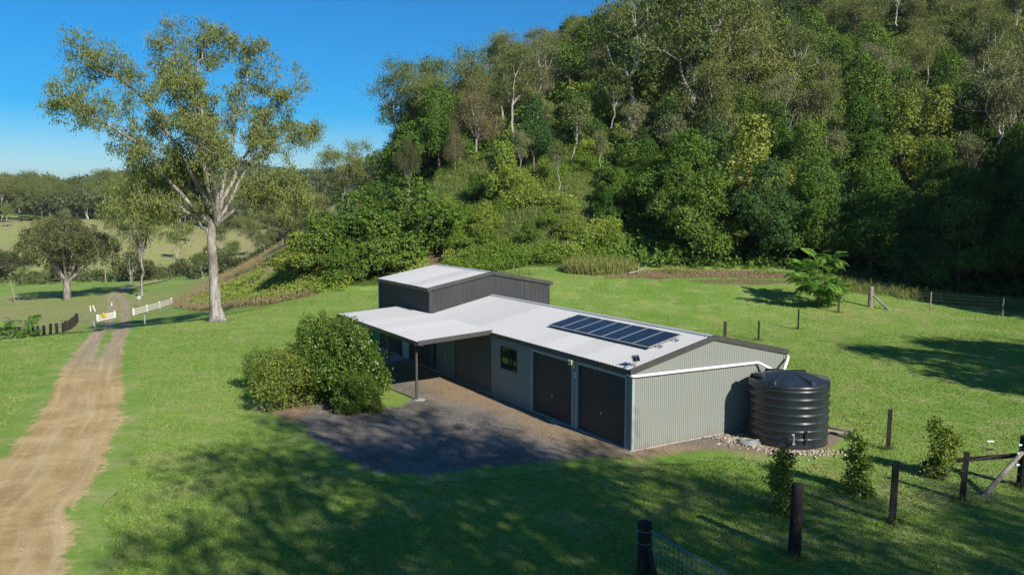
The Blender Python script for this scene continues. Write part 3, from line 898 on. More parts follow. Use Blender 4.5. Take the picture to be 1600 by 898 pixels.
def pebbles(name, n, sampler, smin, smax, mat, rng, label):
    base = np.array([(1, 0, 0), (-1, 0, 0), (0, 1, 0), (0, -1, 0), (0, 0, 1), (0, 0, -1)], float)
    fc = np.array([(0, 2, 4), (2, 1, 4), (1, 3, 4), (3, 0, 4), (2, 0, 5), (1, 2, 5), (3, 1, 5), (0, 3, 5)])
    xy = sampler(n, rng); s = rng.uniform(smin, smax, n) ** 1.0
    sc = rng.uniform(.6, 1.3, (n, 3)) * s[:, None]; sc[:, 2] *= .6
    th = rng.uniform(0, 6.28, n)
    v = base[None] * sc[:, None, :] + rng.normal(0, .12, (n, 6, 3)) * s[:, None, None]
    x = v[..., 0] * np.cos(th)[:, None] - v[..., 1] * np.sin(th)[:, None]; y = v[..., 0] * np.sin(th)[:, None] + v[..., 1] * np.cos(th)[:, None]
    v = np.stack([x + xy[:, :1], y + xy[:, 1:2], v[..., 2] + (hgt(xy[:, 0], xy[:, 1]) + .03 + s * .2)[:, None]], -1)
    f = (fc[None] + (np.arange(n) * 6)[:, None, None]).reshape(-1, 3)
    me = fast_mesh(name, v.reshape(-1, 3), f, mat, {'tint': np.repeat(rng.uniform(0, 1, n), 6)})
    tag(link(bpy.data.objects.new(name, me)), label, kind='stuff')
t = NT('pale_stones'); t.bsdf(t.mix(t.attr('tint'), (.20, .16, .11), (.50, .44, .34)), .9, .2); M_STONE = t.m
def s_tank(n, r):
    a = r.uniform(-2.75, -.9, n); q = 1.62 + np.abs(r.normal(0, .42, n)); k = r.uniform(size=n) < .4
    x = TX + q * np.cos(a); y = TY + q * np.sin(a)
    x = np.where(k, r.normal(8.35, .42, n), x); y = np.where(k, r.normal(28.7, .32, n), y)
    return np.stack([x, y], 1)
pebbles('tank_stones', 620, s_tank, .02, .075, M_STONE, np.random.default_rng(3), 'pale loose stones spread round the foot of the tank')
t = NT('yard_stones'); t.bsdf(t.mix(t.attr('tint'), (.09, .08, .075), (.34, .31, .28)), .9, .2); M_STONE2 = t.m
def s_yard(n, r):
    o = np.zeros((0, 2))
    while len(o) < n:
        q = np.stack([r.uniform(-12, 9, n * 3), r.uniform(24, 40, n * 3)], 1)
        q = q[inside(q[:, 0], q[:, 1], YARD)]; rl = q - C0
        q = q[~((rl @ V > -.05) & (rl @ U > 0))]
        o = np.vstack([o, q])
    return o[:n]
pebbles('loose_gravel', 9000, s_yard, .010, .030, M_STONE2, np.random.default_rng(5), 'loose grey gravel scattered over the yard')


def s_road(n, r):
    y = 17 + 36 * r.uniform(0, 1, n) ** 1.3; u_ = r.beta(.8, .8, n)
    return np.stack([np.interp(y, RR[:, 0], RR[:, 1]) + u_ * (np.interp(y, RR[:, 0], RR[:, 2]) - np.interp(y, RR[:, 0], RR[:, 1])), y], 1)
pebbles('track_stones', 1300, s_road, .010, .030, M_STONE, np.random.default_rng(6), 'small pale stones lying loose on the dirt driveway')

# ------------------------------------------------------------------ plants: generators
M_BARK_GUM = bark('pale_gum_bark', (.37, .34, .30), (.25, .228, .20), (.14, .12, .10), .8)
M_BARK_GREY = bark('grey_mottled_bark', (.33, .30, .265), (.13, .112, .098), (.05, .042, .036), 1.1)
M_BARK_DARK = bark('brown_bark', (.13, .105, .08), (.19, .155, .12), (.06, .05, .04), 1.5)
M_BARK_WHITE = bark('white_dead_bark', (.52, .49, .44), (.42, .39, .34), (.25, .22, .19), 1.2)
L_GUM = leaf('olive_gum_leaves', (.105, .140, .034), (.215, .220, .070), .25, 0.18, .5)
L_SLIM = leaf('grey_green_leaves', (.120, .150, .056), (.235, .240, .110), .25, 0.2, .5)
L_RAIN = leaf('dark_glossy_leaves', (.040, .102, .015), (.120, .195, .034), .22, .06, .6)
L_BRIGHT = leaf('bright_green_leaves', (.115, .205, .022), (.265, .315, .052), .28, 0.2, .5)
L_OAK = leaf('brown_olive_leaves', (.125, .108, .055), (.205, .175, .088), .2, 0.1, .7)
L_VINE = leaf('yellow_green_leaves', (.140, .200, .026), (.300, .320, .060), .3, 0.22, .45)
L_FIG = leaf('dull_green_leaves', (.045, .062, .020), (.105, .115, .040), .2, 0.15, .55)
L_FERN = leaf('soft_green_leaves', (.095, .235, .035), (.200, .350, .060), .35, 0.2, .5)
L_DRY = leaf('dry_grass_blades', (.150, .125, .050), (.300, .235, .125), .25, .1, .8)
L_TALL = leaf('tall_grass_blades', (.110, .165, .030), (.270, .265, .090), .3, .15, .7)
L_WEED = leaf('bank_weed_leaves', (.095, .180, .018), (.240, .295, .046), .28, 0.15, .55)
L_FAR = leaf('far_forest_leaves', (.042, .064, .022), (.090, .108, .040), .2, 0.1, .6)

L_RAIN2 = leaf('mid_green_leaves', (.070, .140, .020), (.170, .235, .042), .24, .1, .55)
L_RAIN3 = leaf('deep_blue_green_leaves', (.030, .085, .022), (.088, .150, .040), .2, .1, .55)
L_GUM2 = leaf('fresh_gum_leaves', (.092, .138, .034), (.205, .228, .066), .25, .15, .5)
ALT = {L_RAIN.name: [L_RAIN, L_RAIN2, L_RAIN3, L_RAIN, L_RAIN2], L_GUM.name: [L_GUM, L_GUM2, L_GUM2], L_SLIM.name: [L_SLIM, L_GUM2], L_BRIGHT.name: [L_BRIGHT, L_BRIGHT, L_RAIN2]}
def nrm(a):
    return a / (np.linalg.norm(a, axis=-1, keepdims=True) + 1e-9)

def leaf_mesh(name, C, A, N, ln, wd, tint, mat):
    """diamond leaves: centres C, long axes A, rough normals N"""
    A = nrm(A); B = nrm(np.cross(A, N))
    ln = np.broadcast_to(ln, (len(C),))[:, None]; wd = np.broadcast_to(wd, (len(C),))[:, None]
    F = nrm(np.cross(B, A)) * ln * .10
    v = np.stack([C - A * ln * .5, C + B * wd * .5 + F, C + A * ln * .5, C - B * wd * .5 + F], 1).reshape(-1, 3)
    f = np.arange(len(v)).reshape(-1, 4)
    return fast_mesh(name, v, f, mat, {'tint': np.repeat(np.clip(tint, 0, 1), 4)})

def tubes_mesh(name, tubes, mat, sides=6):
    mb = MB()
    for pts, rad in tubes:
        mb.tube(pts, rad, sides if max(rad) > .05 else 4, False)
    me = bpy.data.meshes.new(name)
    me.from_pydata(np.vstack(mb.v).tolist(), [], mb.f)
    me.polygons.foreach_set('use_smooth', [True] * len(me.polygons))
    me.materials.append(mat); me.update()
    return me

def limb(rng, P, D, L, R, lvl, prm, tubes, tips):
    n = 5; P = np.array(P, float); D = nrm(np.array(D, float)); pts = [P]; d = D
    for i in range(n):
        d = nrm(d + rng.normal(0, prm['wig'], 3) + np.array([0, 0, prm['up']]))
        P = P + d * L / n; pts.append(P)
    rad = np.linspace(R, R * .58, n + 1)
    tubes.append((pts, rad))
    branch_from(rng, pts, rad, L, lvl, prm, tubes, tips)

def branch_from(rng, pts, rad, L, lvl, prm, tubes, tips):
    d = nrm(np.array(pts[-1]) - np.array(pts[-2]))
    if lvl >= prm['levels']:
        tips.append(pts[-1]); tips.append(pts[len(pts) // 2 + 1])
        return
    k = int(rng.integers(prm['kids'][0], prm['kids'][1] + 1))
    for i in range(k):
        nd = nrm(d + rng.normal(0, prm['spread'], 3))
        limb(rng, pts[-1], nd, L * rng.uniform(.55, .8), rad[-1] * .78, lvl + 1, prm, tubes, tips)
    for i in range(prm['side']):
        j = int(rng.integers(2, len(pts) - 1)); dd = nrm(np.array(pts[j + 1]) - np.array(pts[j]))
        nd = nrm(dd * .5 + rng.normal(0, .8, 3) + np.array([0, 0, prm['up']]))
        limb(rng, pts[j], nd, L * rng.uniform(.4, .65), rad[j] * .55, lvl + 1, prm, tubes, tips)

def gum_leaves(name, rng, tips, per, sig, ln, wd, mat, droop=.9, flat=.7):
    T = np.array(tips); n = len(T)
    T = T + rng.normal(0, .15, T.shape)
    per_i = rng.poisson(per, n) + 2
    idx = np.repeat(np.arange(n), per_i); N = len(idx)
    sg = sig * rng.uniform(.6, 1.35, n)[idx][:, None]
    off = rng.normal(0, 1, (N, 3)) * sg * np.array([1, 1, flat]); off[:, 2] -= sg[:, 0] * .25
    C = T[idx] + off
    A = nrm(rng.normal(0, .55, (N, 3)) + np.array([0, 0, -droop]))
    Nn = rng.normal(0, 1, (N, 3)) + np.array([0, 0, .3])
    tint = (rng.uniform(0, 1, n)[idx] * .55 + rng.uniform(0, 1, N) * .45)
    return leaf_mesh(name, C, A, Nn, ln * rng.uniform(.7, 1.3, N), wd * rng.uniform(.7, 1.3, N), tint, mat)

def lobe_leaves(name, rng, lobes, cl_area, per, sig, ln, wd, mat, low=-.55, up=.35):
    """leaf clumps over the outside of overlapping lobes"""
    C_, N_, t_ = [], [], []
    Lc = np.array([l[0] for l in lobes], float); Lr = np.array([l[1] for l in lobes], float)
    for (c, r) in zip(Lc, Lr):
        area = 4 * math.pi * ((r[0] * r[1]) ** 1.6 / 3 + (r[0] * r[2]) ** 1.6 / 3 + (r[1] * r[2]) ** 1.6 / 3) ** (1 / 1.6)
        n = int(area / cl_area)
        d = nrm(rng.normal(0, 1, (n, 3))); d = d[d[:, 2] > low]
        p = c + d * r * rng.uniform(.80, 1.08, (len(d), 1))
        q = ((p[:, None, :] - Lc[None]) / Lr[None]); ins = ((q ** 2).sum(-1) < .55).any(1)
        p, d = p[~ins], nrm(d[~ins] / r)
        C_.append(p); N_.append(d)
    C0_ = np.vstack(C_); N0 = np.vstack(N_); n = len(C0_)
    per_i = rng.poisson(per, n) + 1; idx = np.repeat(np.arange(n), per_i); N = len(idx)
    sg = sig * rng.uniform(.6, 1.4, n)[idx][:, None]
    C = C0_[idx] + rng.normal(0, 1, (N, 3)) * sg
    Nn = nrm(N0[idx] * .7 + np.array([0, 0, up]) + rng.normal(0, .55, (N, 3)))
    A = nrm(np.cross(Nn, rng.normal(0, 1, (N, 3))))
    A[:, 2] -= .25
    tint = rng.uniform(0, 1, n)[idx] * .5 + rng.uniform(0, 1, N) * .5
    return leaf_mesh(name, C, A, Nn, ln * rng.uniform(.7, 1.3, N), wd * rng.uniform(.7, 1.3, N), tint, mat)

PROTO = {}
def proto(key, name, hgt_n, trunk_me, crown_me, cat='tree', crown='crown', trunk='trunk'):
    PROTO[key] = (name, hgt_n, trunk_me, crown_me, cat, crown, trunk)

LEAFOF = {}
def put(key, x, y, h, label, group=None, wide=1.0, rz=None, lean=0.0, z=None, sink=.15):
    name, hn, tm, cm, cat, cn, tn = PROTO[key]
    s = h / hn
    o = thing(name, label, cat, (x, y, (H(x, y) if z is None else z) - sink), rz if rz is not None else RNG.uniform(0, 6.28), group)
    o.scale = (s * wide, s * wide, s)
    if lean: o.rotation_euler[1] = lean
    if tm is not None: link(bpy.data.objects.new(tn, tm), o)
    if cm is not None:
        c = link(bpy.data.objects.new(cn, cm), o)
        alt = ALT.get(cm.materials[0].name)
        if alt:
            c.material_slots[0].link = 'OBJECT'; c.material_slots[0].material = alt[RNG.randrange(len(alt))]
        LEAFOF[o.name] = c.material_slots[0].material.name
    return o
RNG = random.Random(11)

# ---- forest prototypes
def make_gum(key, seed, hh, bare, L, prm, per, sig, ln, wd, bk, lf, r0, name='gum_tree', nlimb=5):
    rng = np.random.default_rng(seed); tubes, tips = [], []
    P = np.zeros(3); pts = [P]; n = 7
    for i in range(n):
        P = P + np.array([rng.normal(0, .22), rng.normal(0, .22), hh * bare / n]); pts.append(P)
    rad = np.linspace(r0, r0 * .62, n + 1); rad[0] *= 1.25
    tubes.append((pts, rad))
    for i in range(nlimb):
        j = n - (i % 3); a = i * 2.4 + rng.uniform(0, .8)
        D = nrm(np.array([math.cos(a) * prm['out'], math.sin(a) * prm['out'], 1.0]))
        limb(rng, pts[j], D, L * rng.uniform(.8, 1.15), r0 * .48, 1, prm, tubes, tips)
    limb(rng, pts[-1], (rng.normal(0, .1), rng.normal(0, .1), 1), L * 1.1, r0 * .55, 1, prm, tubes, tips)
    top = max(t[2] for t in tips) + sig
    proto(key, name, top, tubes_mesh('trunk', tubes, bk), gum_leaves('crown', rng, tips, per, sig, ln, wd, lf))
P1 = dict(wig=.13, up=.10, spread=.55, kids=(2, 3), side=1, levels=3, out=.55)
make_gum('gumA', 1, 20, .45, 4.6, P1, 78, .80, .36, .12, M_BARK_GUM, L_GUM, .30)
make_gum('gumB', 2, 22, .5, 4.2, dict(P1, out=.35, up=.16), 72, .74, .36, .12, M_BARK_GUM, L_GUM, .28)
make_gum('gumC', 3, 16, .35, 4.4, dict(P1, out=.8, up=.07), 78, .84, .36, .12, M_BARK_GREY, L_GUM, .28)
make_gum('gumD', 14, 20, .42, 4.4, dict(P1, out=.5, up=.13, spread=.5), 62, .68, .36, .11, M_BARK_WHITE, L_SLIM, .26)
make_gum('shade', 15, 24, .60, 5.2, dict(P1, out=.8, up=.04, levels=2, side=2), 90, .74, .34, .15, M_BARK_GUM, L_GUM, .34)
P2 = dict(wig=.10, up=.22, spread=.40, kids=(2, 2), side=1, levels=2, out=.5)
make_gum('slimA', 4, 13, .45, 2.9, P2, 80, .58, .32, .13, M_BARK_GUM, L_SLIM, .13, nlimb=6)
make_gum('slimB', 5, 12, .5, 2.4, dict(P2, out=.4), 78, .54, .32, .13, M_BARK_GUM, L_SLIM, .12, nlimb=5)
make_gum('dead', 6, 9, .4, 2.6, dict(P1, up=.12, levels=3, side=1, kids=(1, 2)), 0.2, .3, .2, .06, M_BARK_WHITE, L_DRY, .16, name='bare_tree', nlimb=4)

def make_bushy(key, seed, hh, rad, nl, mat, bk, cl, per, sig, ln, wd, name, base=.25, squash=.8, cat='tree', r0=.22, crown='crown', tname='trunk'):
    rng = np.random.default_rng(seed); lobes = []
    for i in range(nl):
        a = i * 2.399 + rng.uniform(0, .6); q = rad * math.sqrt((i + .5) / nl) * .82
        zc = hh * (base + (1 - base) * rng.uniform(.15, .80) * (1 - .45 * q / rad)); rr = rad * rng.uniform(.24, .44)
        lobes.append(((q * math.cos(a), q * math.sin(a), zc), (rr, rr, rr * squash)))
    lobes.append(((0, 0, hh * .78), (rad * .42, rad * .42, hh * .22)))
    tubes = []
    tubes.append(([(0, 0, -.2), (.1, 0, hh * .25), (0, .1, hh * .5)], [r0, r0 * .8, r0 * .5]))
    for c, r in lobes:
        tubes.append(([(.05, 0, hh * .22), tuple(np.array(c) * [.5, .5, .75]), tuple(np.array(c) + [0, 0, r[2] * .4])], [r0 * .5, r0 * .35, r0 * .12]))
    proto(key, name, hh, tubes_mesh('trunk', tubes, bk), lobe_leaves('crown', rng, lobes, cl, per, sig, ln, wd, mat), cat, crown, tname)
make_bushy('rainA', 21, 11, 5.0, 17, L_RAIN, M_BARK_DARK, .34, 22, .24, .27, .15, 'rainforest_tree', .12)
make_bushy('rainB', 22, 9, 4.2, 14, L_RAIN, M_BARK_DARK, .33, 22, .24, .27, .15, 'rainforest_tree', .08)
make_bushy('rainC', 23, 13, 4.2, 17, L_RAIN, M_BARK_DARK, .34, 22, .24, .27, .15, 'rainforest_tree', .15)
make_bushy('brightA', 24, 9, 4.6, 18, L_BRIGHT, M_BARK_DARK, .32, 12, .21, .32, .18, 'bushy_tree', .06)
make_bushy('brightB', 25, 8, 3.6, 15, L_BRIGHT, M_BARK_DARK, .30, 12, .20, .30, .17, 'bushy_tree', .10)
make_bushy('vine', 26, 13, 3.4, 18, L_VINE, M_BARK_DARK, .30, 11, .22, .30, .19, 'vine_clad_tree', .03)
make_bushy('oak', 27, 14, 4.2, 14, L_OAK, M_BARK_GREY, .42, 14, .46, .50, .055, 'oak_tree', .18, 1.1)
make_bushy('fig', 28, 19, 10.5, 17, L_FIG, M_BARK_GREY, .85, 9, .42, .48, .26, 'fig_tree', .40, .55, r0=.95)
make_bushy('bushfar', 29, 7, 4.0, 8, L_FIG, M_BARK_DARK, .5, 6, .34, .5, .3, 'bushy_tree', .05)

# ---- the big gum by the driveway, limbs set by hand (metres from its base)
rng = np.random.default_rng(77)
S = .0513
LIMBS = [
    ([(-8, 122, 0), (-24, 155, -8), (-52, 182, -20), (-85, 196, -30), (-112, 186, -40)], .22),
    ([(-4, 150, 0), (-24, 200, 6), (-46, 217, 10), (-92, 222, 18), (-135, 214, 30), (-155, 196, 34)], .25),
    ([(-4, 152, 0), (-20, 212, -10), (-58, 290, -28), (-98, 352, -40), (-150, 400, -50), (-196, 415, -56)], .30),
    ([(-3, 155, 0), (-14, 240, 18), (-62, 330, 40), (-88, 402, 50), (-86, 462, 52)], .28),
    ([(0, 155, 0), (14, 262, -20), (2, 340, -34), (-12, 412, -30), (0, 452, -24)], .28),
    ([(6, 148, 0), (48, 176, -14), (90, 212, -30), (128, 216, -44), (152, 200, -50)], .24),
    ([(4, 155, 0), (44, 258, 26), (84, 322, 46), (118, 378, 58)], .26),
    ([(5, 152, 0), (58, 262, 40), (108, 292, 62), (150, 304, 70)], .22),
    ([(2, 156, 0), (36, 300, 10), (60, 392, 14), (76, 446, 10)], .25),
    ([(-3, 150, 0), (-30, 236, 70), (-60, 300, 120), (-80, 340, 150)], .24),
    ([(3, 150, 0), (20, 240, -70), (30, 300, -120), (20, 360, -150)], .24),
    ([(-6, 150, 0), (-70, 240, -60), (-120, 300, -90), (-175, 330, -100), (-215, 350, -100)], .23),
    ([(-6, 145, 0), (-60, 220, 50), (-130, 270, 80), (-190, 290, 90)], .21),
]
tubes, tips = [], []
tubes.append(([(0.0, 0, -.3), (0, 0, .10), (-.12, 0, 1.2), (-.2, .05, 3.6), (-.25, 0, 6.0), (-.2, 0, 8.1)], [1.02, .66, .44, .37, .35, .30]))
prm = dict(wig=.20, up=.02, spread=.70, kids=(2, 2), side=1, levels=4)
for P, r in LIMBS:
    P = np.array(P, float); P[:, 1] = 150 + (P[:, 1] - 150) * .86; P[:, 0] *= .80; P[:, 2] *= .80
    pts = P * S; pts = pts[:, [0, 2, 1]]
    t0 = np.linspace(0, 1, len(pts)); tt = np.linspace(0, 1, (len(pts) - 1) * 3 + 1)
    pts = np.stack([np.interp(tt, t0, pts[:, k]) for k in range(3)], 1)
    pts[1:-1] += rng.normal(0, .12, (len(pts) - 2, 3))
    rad = np.linspace(r * .66, r * .12, len(pts))
    tubes.append((list(pts), rad))
    n = len(pts)
    for j in range(n // 3, n):
        for rep in range(2 if j < n - 1 else 4):
            dd = nrm(pts[min(j + 1, n - 1)] - pts[max(j - 1, 0)])
            D = nrm(dd * .6 + rng.normal(0, .75, 3) + np.array([0, 0, .10]))
            limb(rng, pts[j], D, rng.uniform(.75, 1.55), max(rad[j] * .42, .02), 2, prm, tubes, tips)
tips = np.array(tips)
# twigs that hang below the left limbs
g = thing('gum_tree', 'huge spreading gum tree with thick mottled trunk beside the driveway', 'tree', (-23.52, 61.85, H(-23.52, 61.85)))
link(bpy.data.objects.new('trunk', tubes_mesh('trunk', tubes, M_BARK_GREY, 10)), g)
link(bpy.data.objects.new('crown', gum_leaves('crown', rng, tips, 17, .25, .24, .072, L_GUM2, 1.1, .9)), g)
print('big gum tips', len(tips))
# ------------------------------------------------------------------ trees that can be told apart: kind, x, y, height, width factor, label
HERO = [
    ('gumA', -19.8, 140.0, 21.5, 1.05, 'tall pale trunked gum at the left end of the ridge skyline'),
    ('gumB', -14.7, 136.0, 17.6, 1.0, 'tall gum second along the skyline beside the first ridge gum'),
    ('gumC', -11.5, 165.0, 22.2, 1.1, 'round topped gum on the skyline behind the brown oak'),
    ('oak', -5.8, 128.0, 12.5, 1.15, 'brown feathery oak tree on the slope above the tall dark shed bay'),
    ('oak', -8.8, 122.0, 7.3, 0.8, 'smaller brown oak tree tucked under the round topped gum'),
    ('gumC', -28.3, 135.0, 13.5, 0.9, 'olive gum standing alone at the foot of the skyline over the bushy trees'),
    ('gumC', -31.2, 118.0, 10.4, 0.95, 'drooping olive gum at the left edge of the bushy thicket'),
    ('fig', -15.5, 118.0, 8.5, 0.42, 'dark olive spreading tree just above the bushy thicket'),
    ('brightA', -12.5, 95.0, 10.0, 1.29, 'large bright bushy tree in the thicket directly behind the tall shed bay'),
    ('brightA', -19.0, 96.0, 7.9, 1.29, 'large bright bushy tree in the middle of the thicket'),
    ('brightB', -22.8, 94.0, 6.9, 1.34, 'bright bushy tree with a rounded top at the left side of the thicket'),
    ('brightB', -25.4, 93.0, 6.2, 1.23, 'low bright bush at the left end of the thicket'),
    ('brightA', -15.0, 91.0, 6.9, 1.12, 'low front bush of the thicket beside the tall shed bay'),
    ('brightB', -19.1, 89.0, 5.2, 1.23, 'low front bush in the middle of the thicket'),
    ('brightB', -10.9, 100.0, 3.9, 1.12, 'bright bush at the right end of the thicket by the bare scar'),
    ('rainB', -18.6, 108.0, 5.5, 1.0, 'darker tree rising behind the middle of the thicket'),
    ('brightB', -0.9, 104.0, 7.7, 0.85, 'light green leafy tree on the weedy slope above the tall bay'),
    ('rainB', -5.1, 107.0, 4.2, 0.8, 'dark green tree beside the light green tree on the weedy slope'),
    ('slimB', 1.1, 107.0, 8.4, 0.8, 'thin pale sapling behind the light green tree'),
    ('slimA', 8.6, 112.0, 10.2, 1.0, 'slender pale gum standing clear of the dark trees on the slope'),
    ('slimB', 5.6, 109.0, 4.2, 0.8, 'short thin gum left of the slender pale gum'),
    ('slimA', 15.2, 122.0, 11.8, 1.0, 'slender gum with a narrow green crown beneath the white trunked gum'),
    ('slimB', 12.0, 108.0, 6.5, 0.9, 'small thin gum on the slope right of the slender pale gum'),
    ('gumD', 19.6, 124.0, 24.0, 1.25, 'tall gum with a forked white trunk near the top of the hill'),
    ('gumA', 26.8, 120.0, 26.5, 1.55, 'tall gum with a broad olive crown standing on the dark trees'),
    ('gumA', 36.5, 124.0, 22.5, 1.4, 'gum with a low fork to the right of the broad olive gum'),
    ('gumB', 14.2, 165.0, 15.2, 1.0, 'tall gum cutting the skyline left of the white trunked gum'),
    ('gumA', 8.9, 160.0, 12.8, 0.9, 'olive gum on the skyline above the brown oak'),
    ('gumB', 0.7, 165.0, 13.5, 0.9, 'olive gum on the skyline right of the brown oak'),
    ('gumC', -2.5, 150.0, 11.6, 0.9, 'spreading gum below the skyline beside the brown oak'),
    ('vine', 27.3, 90.0, 14.6, 1.15, 'yellow green vine clad tree standing at the lawn edge'),
    ('vine', 32.0, 92.0, 8.1, 0.7, 'narrow vine clad tree behind the feathery sapling'),
    ('rainA', 21.0, 93.0, 11.8, 1.2, 'dark tree left of the vine clad tree with sunlit outer leaves'),
    ('rainC', 17.1, 99.0, 8.9, 1.0, 'dark green tree at the left end of the shaded forest edge'),
    ('rainB', 13.2, 97.0, 5.9, 0.8, 'small dark tree leaning over the shaded hollow'),
    ('dead', 56.5, 142.0, 11.0, 1.0, 'bare grey tree among green crowns high on the right slope'),
    ('dead', 62.9, 142.0, 8.4, 0.9, 'bare leaning tree right of the first bare grey tree'),
    ('gumB', 79.3, 158.0, 15.6, 0.8, 'thin straight gum high on the right slope left of a pair'),
    ('gumB', 86.4, 162.0, 19.1, 0.8, 'left gum of a straight pair high on the right slope'),
    ('gumB', 89.6, 165.0, 17.7, 0.75, 'right gum of a straight pair high on the right slope'),
    ('gumD', 91.7, 150.0, 9.2, 1.2, 'leaning grey gum with pale branches high at the right'),
    ('fig', -93.1, 162.5, 18.0, 0.88, 'dark spreading fig like tree with a thick pale trunk in the left paddock'),
    ('gumC', -75.6, 158.7, 28.5, 0.62, 'drooping gum beside the driveway beyond the white rails'),
    ('slimB', -111.0, 212.5, 11.5, 1.0, 'pale bare limbed tree behind the drooping driveway gum'),
    ('gumC', -94.3, 282.7, 15.7, 1.0, 'small white trunked crest gum right of the big gum'),
    ('gumC', -36.0, 124.4, 11.1, 1.0, 'olive gum behind the bank between big gum and thicket'),
    ('slimA', -96.3, 257.8, 14.7, 1.0, 'small pale gum behind the trunk of the big gum'),
    ('dead', -95.7, 195.6, 8.4, 0.7, 'white dead trunk beside the drooping driveway gum'),
    ('dead', -109.0, 255.2, 10.6, 0.4, 'thin white dead stem standing by the dark scrub'),
    ('gumC', -143.3, 262.4, 10.1, 0.8, 'small white trunked tree on the green flat beyond the dark tree'),
]
for key, x, y, h, wide, label in HERO:
    put(key, x, y, h, label, wide=wide)

# ---- the rest of the hill forest: individuals by kind and by place on the slope
ZONES = {
    'edge': 'in the shaded wall of forest behind the wire fence',
    'mid': 'halfway up the hill above the shaded forest wall',
    'right': 'high on the steep slope above the wire fence',
    'sky': 'near the skyline of the hill behind the shed',
    'low': 'on the lower slope behind the tall shed bay',
    'crest': 'on the far crest of the hill',
}
LOOK = {'gumA': 'tall olive gum tree with pale limbs', 'gumB': 'tall narrow gum tree', 'gumC': 'low spreading gum tree', 'gumD': 'grey green gum tree with white limbs',
        'slimA': 'slender young gum tree', 'slimB': 'thin pale gum sapling', 'rainA': 'broad dark green rainforest tree', 'rainB': 'low dark green rainforest tree', 'rainC': 'tall dark green rainforest tree',
        'brightA': 'broad light green leafy tree', 'brightB': 'small light green leafy tree', 'oak': 'brownish feathery tree', 'vine': 'yellow green vine covered tree', 'dead': 'bare grey limbed tree'}
taken = [(h_[1], h_[2], 2.2) for h_ in HERO]
rng = np.random.default_rng(5)
NFILL = 0
TREES = []
def fill(n, xr, yr, dr, kinds, sp, hr, zone, tries=9000, azr=(-.30, .66)):
    global NFILL
    k = 0
    for _ in range(tries):
        if k >= n: break
        x, y = rng.uniform(*xr), rng.uniform(*yr)
        az = math.atan2(x, y)
        if not (azr[0] < az < azr[1]): continue
        d = float(hill_d(x, y))
        if not (dr[0] < d < dr[1]): continue
        s = sp * rng.uniform(.8, 1.2)
        if any((x - a) ** 2 + (y - b) ** 2 < (.5 * (s + c_)) ** 2 for a, b, c_ in taken): continue
        key = kinds[int(rng.integers(len(kinds)))]
        h = rng.uniform(*hr) * {'slimA': .8, 'slimB': .75, 'dead': .6, 'rainB': .8, 'brightB': .7, 'brightA': .75, 'gumA': 1.15, 'gumB': 1.2, 'gumD': 1.1, 'gumC': 1.0, 'oak': .95}.get(key, 1)
        lab = LOOK[key] + ' ' + ZONES[zone]
        TREES.append((put(key, x, y, h, lab, group=lab, wide=rng.uniform(.85, 1.2)), key, h, zone))
        taken.append((x, y, s)); k += 1; NFILL += 1
# dark wall of rainforest at the right foot of the hill
fill(34, (18, 66), (72, 118), (3.0, 22), ['rainA', 'rainB', 'rainC', 'rainA', 'rainC'], 6.0, (9, 14), 'edge', azr=(.19, .70))
fill(44, (20, 92), (88, 142), (22, 52), ['rainA', 'rainC', 'rainB', 'brightA', 'rainA', 'slimA', 'vine'], 6.3, (10, 15), 'mid', azr=(.19, .66))
fill(85, (36, 125), (108, 185), (48, 105), ['rainA', 'brightA', 'brightB', 'gumC', 'slimA', 'rainB', 'dead', 'slimB', 'gumB'], 6.3, (9.5, 14.5), 'right', azr=(.27, .66))
fill(40, (-26, 48), (128, 190), (34, 105), ['gumA', 'gumB', 'oak', 'gumD', 'rainC', 'rainA', 'gumC', 'brightA'], 6.8, (10.5, 15.5), 'sky', azr=(-.16, .30))
fill(12, (-9, 12), (87, 112), (4, 26), ['brightB', 'rainB', 'brightB'], 3.0, (3.5, 6.0), 'low', azr=(-.12, .13))
fill(34, (-12, 28), (96, 132), (14, 42), ['slimA', 'slimB', 'rainB', 'gumB', 'brightB', 'rainC', 'slimA'], 6.0, (6, 11), 'low', azr=(.02, .22))
fill(100, (-30, 185), (150, 250), (92, 190), ['gumA', 'gumB', 'gumC', 'gumD', 'rainC'], 7.6, (12, 17), 'crest', azr=(-.14, .66))
fill(22, (20, 90), (95, 150), (20, 60), ['slimA', 'gumB', 'slimA', 'gumD'], 3.0, (12, 16), 'mid', azr=(.19, .66))
print('fill trees', NFILL)

# ---- trees out of the frame on the right, whose shade darkens the forest edge and the lawn
SHADE = [('shade', 12.2, 1.8, 23, .95), ('shade', 14.2, 4.6, 22, .75), ('shade', 23.2, -0.9, 20, .8), ('shade', 26.8, -2.2, 20, .85), ('shade', 31.0, -3.5, 20, .8), ('shade', 13.0, -4.2, 24, 1.0), ('shade', 15.9, -1.2, 23, .95), ('shade', 17.8, -6.0, 24, 1.0), ('shade', 20.6, -5.6, 21, .9), ('shade', 24.0, -9.0, 22, .95), ('shade', 19.5, -11.0, 25, 1.1),
         ('rainA', 36.5, 28.5, 15, .95), ('gumC', 40.0, 23.5, 17, 1.2), ('rainA', 43.5, 30.0, 16, 1.0), ('gumA', 47.5, 25.5, 18, 1.2), ('rainC', 39.0, 33.5, 13, .8), ('rainA', 37.5, 20.5, 14, .9)]
for key, x, y, h, wd in SHADE:
    put(key, x, y, h, 'large gum tree outside the view that shades the lawn', group='gums outside the view that shade the lawn', wide=wd)
